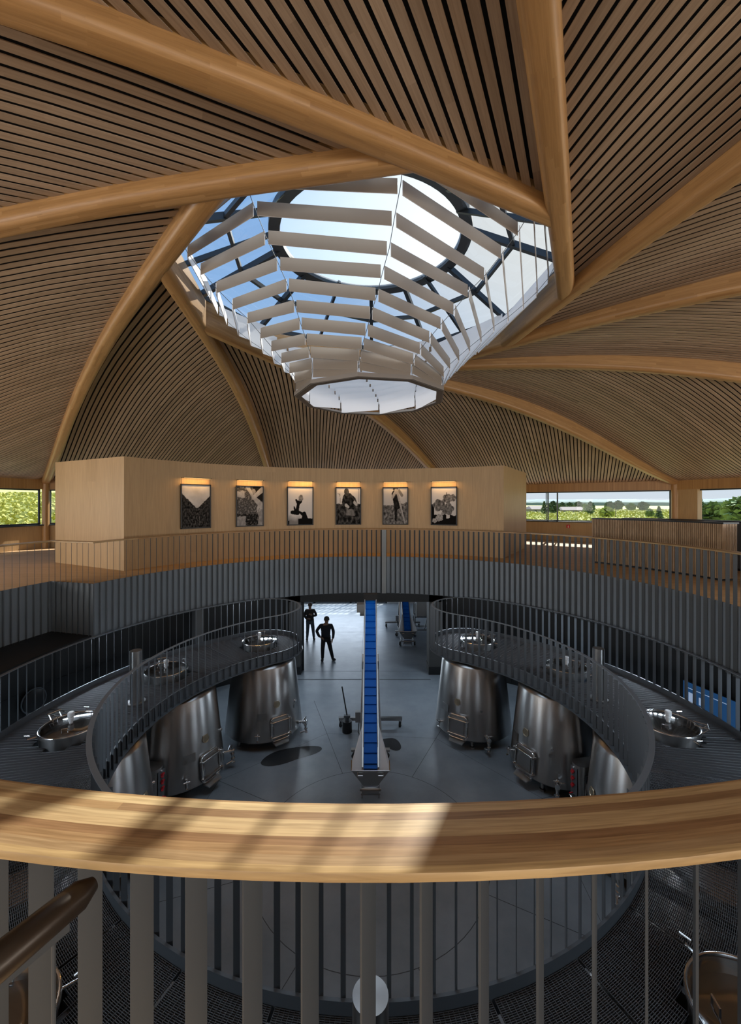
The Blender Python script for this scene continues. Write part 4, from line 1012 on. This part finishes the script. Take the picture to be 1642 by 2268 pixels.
# ------------------------------------------------------------------ people in the doorway
def body(name, joints, edges, radii, mt, parent, sub=2):
    me = bpy.data.meshes.new(name); me.from_pydata([tuple(j) for j in joints], edges, []); me.materials.append(mt)
    o = bpy.data.objects.new(name, me); C.objects.link(o); o.parent = parent
    sk_ = o.modifiers.new('skin', 'SKIN'); sk_.use_smooth_shade = True
    if not me.skin_vertices: 
        bpy.context.view_layer.objects.active = o
    for i, r in enumerate(radii):
        v = me.skin_vertices[0].data[i]; v.radius = r if isinstance(r, tuple) else (r, r); v.use_root = (i == 0)
    sb = o.modifiers.new('sub', 'SUBSURF'); sb.levels = sub; sb.render_levels = sub
    return o
SKIN = mat('skin', (.34, .20, .14), .5)
def person(label, loc, rz, H, P, mats):
    """P: joint positions for a 1.8 m figure facing -y"""
    rt = thing('person', label, 'person', loc, rz); s_ = H/1.8
    V = lambda p: Vector(p)*s_
    J = [P['pelvis'], P['waist'], P['chest'], P['neck'], P['head0'], P['head1'], P['crown']]
    E_ = [(0, 1), (1, 2), (2, 3), (3, 4), (4, 5), (5, 6)]; R = [(.15, .11), (.14, .10), (.165, .115), .058, .075, .098, .07]
    def chain(root, pts, rad):
        last = root
        for p, r in zip(pts, rad): J.append(p); R.append(r); E_.append((last, len(J)-1)); last = len(J)-1
        return last
    hands = []
    for sd_ in ('l', 'r'):
        chain(0, P['leg_'+sd_], (.098, .072, .05, .045, .035))
        w_ = chain(2, P['arm_'+sd_], (.055, .05, .04, .034))
        a, b_ = Vector(P['arm_'+sd_][-2]), Vector(P['arm_'+sd_][-1]); dr = (b_-a).normalized(); sdv = dr.cross(Vector((0, 1, .2))).normalized()
        pm = b_+dr*.07; J.append(pm); R.append((.036, .022)); E_.append((w_, len(J)-1)); pi_ = len(J)-1
        for q, L in zip((-.030, -.010, .010, .030), (.075, .085, .08, .062)):
            f0 = pm+dr*.03+sdv*q; f1 = f0+dr*L*.55+Vector((0, -.012, 0)); f2 = f1+dr*L*.3+Vector((0, -.025, 0))
            chain(pi_, (f0, f1, f2), (.010, .009, .008))
        chain(pi_, (b_+dr*.035+sdv*-.045, b_+dr*.075+sdv*-.062), (.011, .009))
    bd = body('body', [V(p) for p in J], E_, [tuple(x*s_ for x in r) if isinstance(r, tuple) else r*s_ for r in R], SKIN, rt)
    # face and hair
    hc = V(P['head1']); f = V(P.get('look', (0, -1, 0))).normalized(); si = f.cross(Vector((0, 0, 1))).normalized(); u_ = Vector((0, 0, 1))
    b = MB(); b.ball(hc+f*.105*s_-u_*.01, .018*s_, 6, (1, 1, 1.5)); b.build('nose', SKIN, bd, True)
    for q in (-1, 1):
        b = MB(); b.ball(hc+f*.088*s_+si*.034*q*s_+u_*.022*s_, .011*s_, 6); b.build('eye', M['black'], bd, True)
        b = MB(); b.ball(hc+si*.098*q*s_, .024*s_, 6, (.6, .6, 1.3)); b.build('ear', SKIN, bd, True)
    b = MB(); b.box(hc+f*.094*s_-u_*.05*s_, (.04*s_, .014*s_, .008*s_), math.atan2(si.y, si.x)); b.build('mouth', mat('lips', (.25, .10, .08), .5), bd)
    b = MB(); b.ball(hc+u_*.032*s_-f*.018*s_, .112*s_, 10, (.98, 1.0, .92)); b.build('hair', mats['hair'], rt, True)
    # clothing follows the same joints, a little larger
    J2 = [tuple(Vector(P['pelvis'])-Vector((0, 0, .06))), P['waist'], P['chest'], tuple(Vector(P['chest'])*.35+Vector(P['neck'])*.65)]; E2 = [(0, 1), (1, 2), (2, 3)]; R2 = [(.215, .165), (.19, .145), (.185, .135), .09]
    for sd_ in ('l', 'r'):
        last = 2
        for p, r in zip(P['arm_'+sd_], (.070, .068, .056, .048)): J2.append(p); R2.append(r); E2.append((last, len(J2)-1)); last = len(J2)-1
    body('jacket', [V(p) for p in J2], E2, [tuple(x*s_ for x in r) if isinstance(r, tuple) else r*s_ for r in R2], mats['top'], rt)
    J3 = [P['pelvis']]; E3 = []; R3 = [(.172, .128)]
    for sd_ in ('l', 'r'):
        last = 0
        for p, r in zip(P['leg_'+sd_][:4], (.112, .085, .066, .062)): J3.append(p); R3.append(r); E3.append((last, len(J3)-1)); last = len(J3)-1
    body('trousers', [V(p) for p in J3], E3, [tuple(x*s_ for x in r) if isinstance(r, tuple) else r*s_ for r in R3], mats['legs'], rt)
    for sd_ in ('l', 'r'):
        a = V(P['leg_'+sd_][3]); t_ = V(P['leg_'+sd_][4]); d = (t_-a); d.z = 0; d.normalize()
        b = MB(); b.ball(Vector((a.x, a.y, .05*s_))+d*.07*s_, .06*s_, 10, (1, 1, .85)); v = []
        for x, y, z in b.v:
            q = Vector((x, y, 0))-Vector((a.x, a.y, 0))-d*.07*s_; al = q.dot(d); q = q+d*al*1.3; v.append((a.x+d.x*.07*s_+q.x, a.y+d.y*.07*s_+q.y, max(0, z)))
        b.v = v; b.build('shoe', mats['shoe'], rt, True)
    return rt
base = dict(pelvis=(0, 0, .95), waist=(0, .0, 1.12), chest=(0, .01, 1.36), neck=(0, .0, 1.52), head0=(0, -.01, 1.57), head1=(0, -.015, 1.68), crown=(0, -.01, 1.76))
p1 = dict(base); p1.update(leg_r=[(-.10, 0, .88), (-.115, -.01, .50), (-.135, .03, .12), (-.135, .035, .07), (-.15, -.09, .03)], leg_l=[(.10, 0, .88), (.15, -.02, .50), (.185, .03, .12), (.185, .035, .07), (.21, -.09, .03)],
    arm_r=[(-.20, .01, 1.43), (-.26, .02, 1.16), (-.16, -.20, 1.08), (-.09, -.27, 1.10)], arm_l=[(.20, .01, 1.43), (.31, .0, 1.18), (.17, -.22, 1.22), (.08, -.26, 1.27)], look=(-.5, -1, -.1))
person('person in a dark open jacket and jeans standing by the left railing end', (-3.12, 12.75, GZ), math.radians(8), 1.90, p1,
       dict(hair=mat('hair_brown', (.10, .07, .05), .7), top=mat('jacket_dark', (.030, .028, .028), .8), legs=mat('jeans', (.075, .10, .13), .85), shoe=mat('shoe_dark', (.03, .03, .03), .6)))
b = MB(); b.ball((0, 0, 0), .1, 4)
p2 = dict(base); p2.update(waist=(.0, .02, 1.12), chest=(.01, .0, 1.37), neck=(.03, -.03, 1.52), head0=(.035, -.05, 1.56), head1=(.04, -.07, 1.66), crown=(.04, -.06, 1.74),
    leg_r=[(-.09, 0, .88), (-.12, -.06, .50), (-.13, .02, .12), (-.13, .025, .07), (-.14, -.10, .03)], leg_l=[(.10, 0, .88), (.19, -.05, .50), (.27, .05, .12), (.27, .06, .07), (.36, -.05, .03)],
    arm_r=[(-.21, .0, 1.42), (-.37, .06, 1.18), (-.26, -.10, 1.02), (-.20, -.13, .99)], arm_l=[(.23, .0, 1.42), (.31, .03, 1.16), (.30, -.06, .96), (.28, -.08, .90)], look=(.1, -1, -.3))
person('person in dark clothes walking across the doorway with one hand on the hip', (-2.0, 9.92, GZ), math.radians(4), 2.0, p2,
       dict(hair=mat('hair_grey', (.07, .065, .06), .7), top=mat('pullover_navy', (.022, .025, .036), .85), legs=mat('trousers_black', (.012, .013, .016), .85), shoe=mat('shoe_black', (.015, .015, .016), .5)))

# ------------------------------------------------------------------ vineyard and valley outside the windows
def az_of(x, y): return math.degrees(math.atan2(x, y))
def land(x, y):
    r = math.hypot(x, y); a = az_of(x, y); l = 1/(1+math.exp(a/6.0))          # 1 on the left, 0 on the right
    left = .15+max(0, r-26)*.034+.6*noise.noise((x*.02, y*.02, 0)); right = -1.2-max(0, r-22)*.006+.35*noise.noise((x*.012, y*.012, 3))
    right = max(right, -3.4)+max(0, r-500)*.004
    return left*l+right*(1-l)
vine = mat('vine_green', (.43, .43, .10), .8, var=.45, scale=1.2)
grass = mat('vineyard_ground', (.42, .43, .15), .9, var=.25, scale=.15)
g = MB(); vs = []; fs = []; rs = [20.5*(1.09**i) for i in range(62)]; na = 150
for r in rs:
    for i in range(na+1):
        a = math.radians(-80+160*i/na); x, y = r*math.sin(a), r*math.cos(a)
        if y < 0: y = 0
        z = land(x, y) if not (abs(x) < 8 and y < 45) else GZ-.1
        vs.append((x, y, z))
for k_ in range(len(rs)-1):
    for i in range(na): q = k_*(na+1)+i; fs.append((q, q+1, q+na+2, q+na+1))
g.add(vs, fs); tag(g.build('terrain', grass), kind='structure')
rnd = random.Random(3)
v = MB()
def leafq(c, s_):
    a, e = rnd.random()*6.28, rnd.uniform(-.6, 1.2); d = Vector((math.cos(a)*math.cos(e), math.sin(a)*math.cos(e), math.sin(e))); u_ = d.cross(Vector((rnd.random()-.5, rnd.random()-.5, rnd.random()))).normalized()
    v.add([c-d*s_-u_*s_*.7, c+d*s_-u_*s_*.7, c+d*s_+u_*s_*.7, c-d*s_+u_*s_*.7], ((0, 1, 2, 3),))
# rows run across the slope seen through the left windows
r_ = 24.0
while r_ < 150:
    n = int((20 if r_ < 60 else 13)*38*(1.5 if r_ < 45 else 1))
    for i in range(n):
        a = math.radians(-58+rnd.random()*40); rr_ = r_+rnd.gauss(0, .28); x, y = rr_*math.sin(a), rr_*math.cos(a)
        leafq(Vector((x, y, land(x, y)+rnd.uniform(.1, 1.0)+.12*noise.noise((x, y, 1)))), (.09+.0016*r_))
    r_ += 1.9+.02*r_
tag(v.build('vine_rows_on_slope', vine), 'bright green vine rows climbing the slope outside the left windows', 'vines', kind='stuff')
v = MB(); r_ = 60.0
while r_ < 420:
    n = int(420+r_*1.1)
    for i in range(n):
        a = math.radians(12+rnd.random()*36); rr_ = r_+rnd.gauss(0, .4); x, y = rr_*math.sin(a), rr_*math.cos(a)
        leafq(Vector((x, y, land(x, y)+rnd.uniform(.1, .8))), .13+.0012*r_)
    r_ += 4+.05*r_
tag(v.build('vine_rows_in_valley', vine), 'yellow green vine rows in the valley outside the right windows', 'vines', kind='stuff')
# far wooded ridges, distance haze painted into their colours
for nm, R_, h0, h1, haze_col in (('wooded_ridge', 900, 2, 13, (.17, .23, .21)), ('distant_ridge', 2600, 14, 40, (.22, .29, .34))):
    g = MB(); vs = []; n = 240
    for i in range(n+1):
        a = math.radians(-30+100*i/n); x, y = R_*math.sin(a), R_*math.cos(a)
        h_ = h0+(h1-h0)*(.55+.7*fbm(i*.06, R_*.01, 2, 3))+1.2*fbm(i*1.7, R_, 1, 3)*(R_/900)
        for f_, zz in ((1, -8), (1.0, h_*.6), (1.06, h_)): vs.append((x*f_, y*f_, zz))
    fs = []
    for i in range(n): 
        for q in range(2): fs.append((i*3+q, i*3+3+q, i*3+4+q, i*3+1+q))
    g.add(vs, fs); tag(g.build(nm, mat(nm+'_wood_hazed', haze_col, .95, var=.25, scale=.02), smooth=True), kind='structure')
# single trees
barkm = mat('bark', (.06, .045, .03), .9); LEAFM = [mat('leaf_dark', (.10, .16, .085), .8, var=.4, scale=.6), mat('leaf_mid', (.17, .25, .09), .8, var=.4, scale=.6), mat('leaf_light', (.36, .42, .10), .8, var=.4, scale=.6)]
def tree(px, R_, h_, w_, kind, label, conifer=False):
    h_ *= .64; w_ *= .75
    u = (px-821)/FPX; dd = Vector((u, 1)).normalized(); T = R_; x, y = dd.x*T, EYE.y+dd.y*T; z = land(x, y)
    rt = thing('tree', label, 'tree', (x, y, z-.1), 0, 'trees in the valley')
    b = MB(); b.tube([(0, 0, 0), (.05*h_*rnd.uniform(-.5, .5), 0, h_*.45), (0, 0, h_*.8)], [h_*.03, h_*.022, h_*.008], 8); b.build('trunk', barkm, rt, True)
    b = MB(); n = 420
    for i in range(n):
        t_ = rnd.random()
        if conifer: zz = h_*(.12+.88*t_); rad_ = w_*.5*(1-t_)+.05
        else: zz = h_*(.25+.75*t_); rad_ = w_*.5*math.sqrt(max(.02, 1-(2*t_-.9)**2))*(.8+.35*noise.noise((i*.05, px, 0)))
        a = rnd.random()*6.28; q = rad_*math.sqrt(rnd.random()); c = Vector((q*math.cos(a), q*math.sin(a), zz)); s2 = w_*.075*rnd.uniform(.6, 1.3)
        e = rnd.uniform(-1, 1); d = Vector((math.cos(a+e), math.sin(a+e), rnd.uniform(-.5, .7))).normalized(); u_ = d.cross(Vector((rnd.random(), rnd.random(), rnd.random()+.1))).normalized()
        b.add([c-d*s2-u_*s2*.7, c+d*s2-u_*s2*.7, c+d*s2+u_*s2*.7, c-d*s2+u_*s2*.7], ((0, 1, 2, 3),))
    b.build('crown', LEAFM[kind], rt)
TREES = [(1206, 150, 7.5, 3.6, 0, 'dark conifer left of the window bar in the right window', True), (1226, 150, 7.5, 6.0, 0, 'dense dark tree just right of the window bar', False),
         (1246, 260, 8, 7, 0, 'dark tree at the end of the tree line by the window bar', False), (1262, 300, 8.5, 8, 0, 'dark tree behind the low house roofs', False), (1282, 285, 9, 9, 0, 'dark tree above the grey roofs', False),
         (1296, 190, 7.0, 3.0, 1, 'slim tree behind the middle of the right window', False), (1308, 140, 7.2, 4.4, 0, 'dark leaning tree standing alone in the vines', False), (1345, 110, 4.6, 5.2, 2, 'yellow green bushy tree alone in the vines', False),
         (1352, 285, 9, 10, 0, 'broad dark tree of the tree line above the yellow tree', False), (1370, 285, 10, 9, 0, 'tall dark tree of the tree line right of the yellow tree', False), (1398, 285, 8, 8, 1, 'rounded tree of the tree line by the thin pole', False), (1425, 285, 9, 10, 0, 'dark tree of the tree line left of the column', False),
         (1440, 120, 4.2, 3.0, 1, 'small tree left of the round column', False), (1460, 100, 5.0, 2.6, 0, 'pointed dark tree beside the round column', True),
         (1535, 95, 5.0, 5.0, 2, 'low light green tree at the left of the far right window', False), (1550, 90, 7.2, 4.6, 0, 'tall bare topped tree in the far right window', True), (1580, 90, 6.0, 6.0, 1, 'bushy green tree in the middle of the far right window', False), (1605, 100, 5.6, 6.0, 1, 'green tree right of the middle of the far right window', False), (1625, 95, 6.6, 6.5, 1, 'green tree near the right edge of the photo', False), (1645, 80, 7.0, 7.5, 1, 'big green tree cut by the right edge of the photo', False)]
for t_ in TREES: tree(*t_)
def house(px, R_, w_, d_, h_, rh, label):
    u = (px-821)/FPX; dd = Vector((u, 1)).normalized(); x, y = dd.x*R_, EYE.y+dd.y*R_; z = land(x, y)
    rt = thing('house', label, 'house', (x, y, z-.2), .25, 'houses in the valley')
    b = MB(); b.box((0, 0, h_/2), (w_, d_, h_)); wl_ = b.build('walls', mat('house_wall', (.26, .24, .22), .8), rt)
    b = MB()
    for q in (-.3, 0, .3): b.box((q*w_, -d_/2, h_*.55), (w_*.09, .1, h_*.45))
    b.build('windows', M['frame'], wl_)
    b = MB(); e = .5; W, D = w_/2+e, d_/2+e
    b.add([(-W, -D, h_), (W, -D, h_), (W, D, h_), (-W, D, h_), (-W*.7, 0, h_+rh), (W*.7, 0, h_+rh)], ((0, 1, 5, 4), (1, 2, 5), (2, 3, 4, 5), (3, 0, 4), (3, 2, 1, 0))); b.build('roof', mat('roof_grey', (.15, .13, .125), .8, var=.2), rt)
house(1188, 190, 9, 7, 1.9, 1.3, 'low pale house with grey roof at the left of the right window')
house(1264, 215, 15, 8, 1.5, 1.5, 'low long house with grey roof right of the window bar')
b = MB(); u = (1364-821)/FPX; dd = Vector((u, 1)).normalized(); x, y = dd.x*120, EYE.y+dd.y*120
b.cyl((0, 0, 0), (0, 0, 4.4), .07, 8); po = b.build('utility_pole', barkm); po.location = (x, y, land(x, y)); tag(po, 'thin utility pole right of the yellow green tree', 'pole')
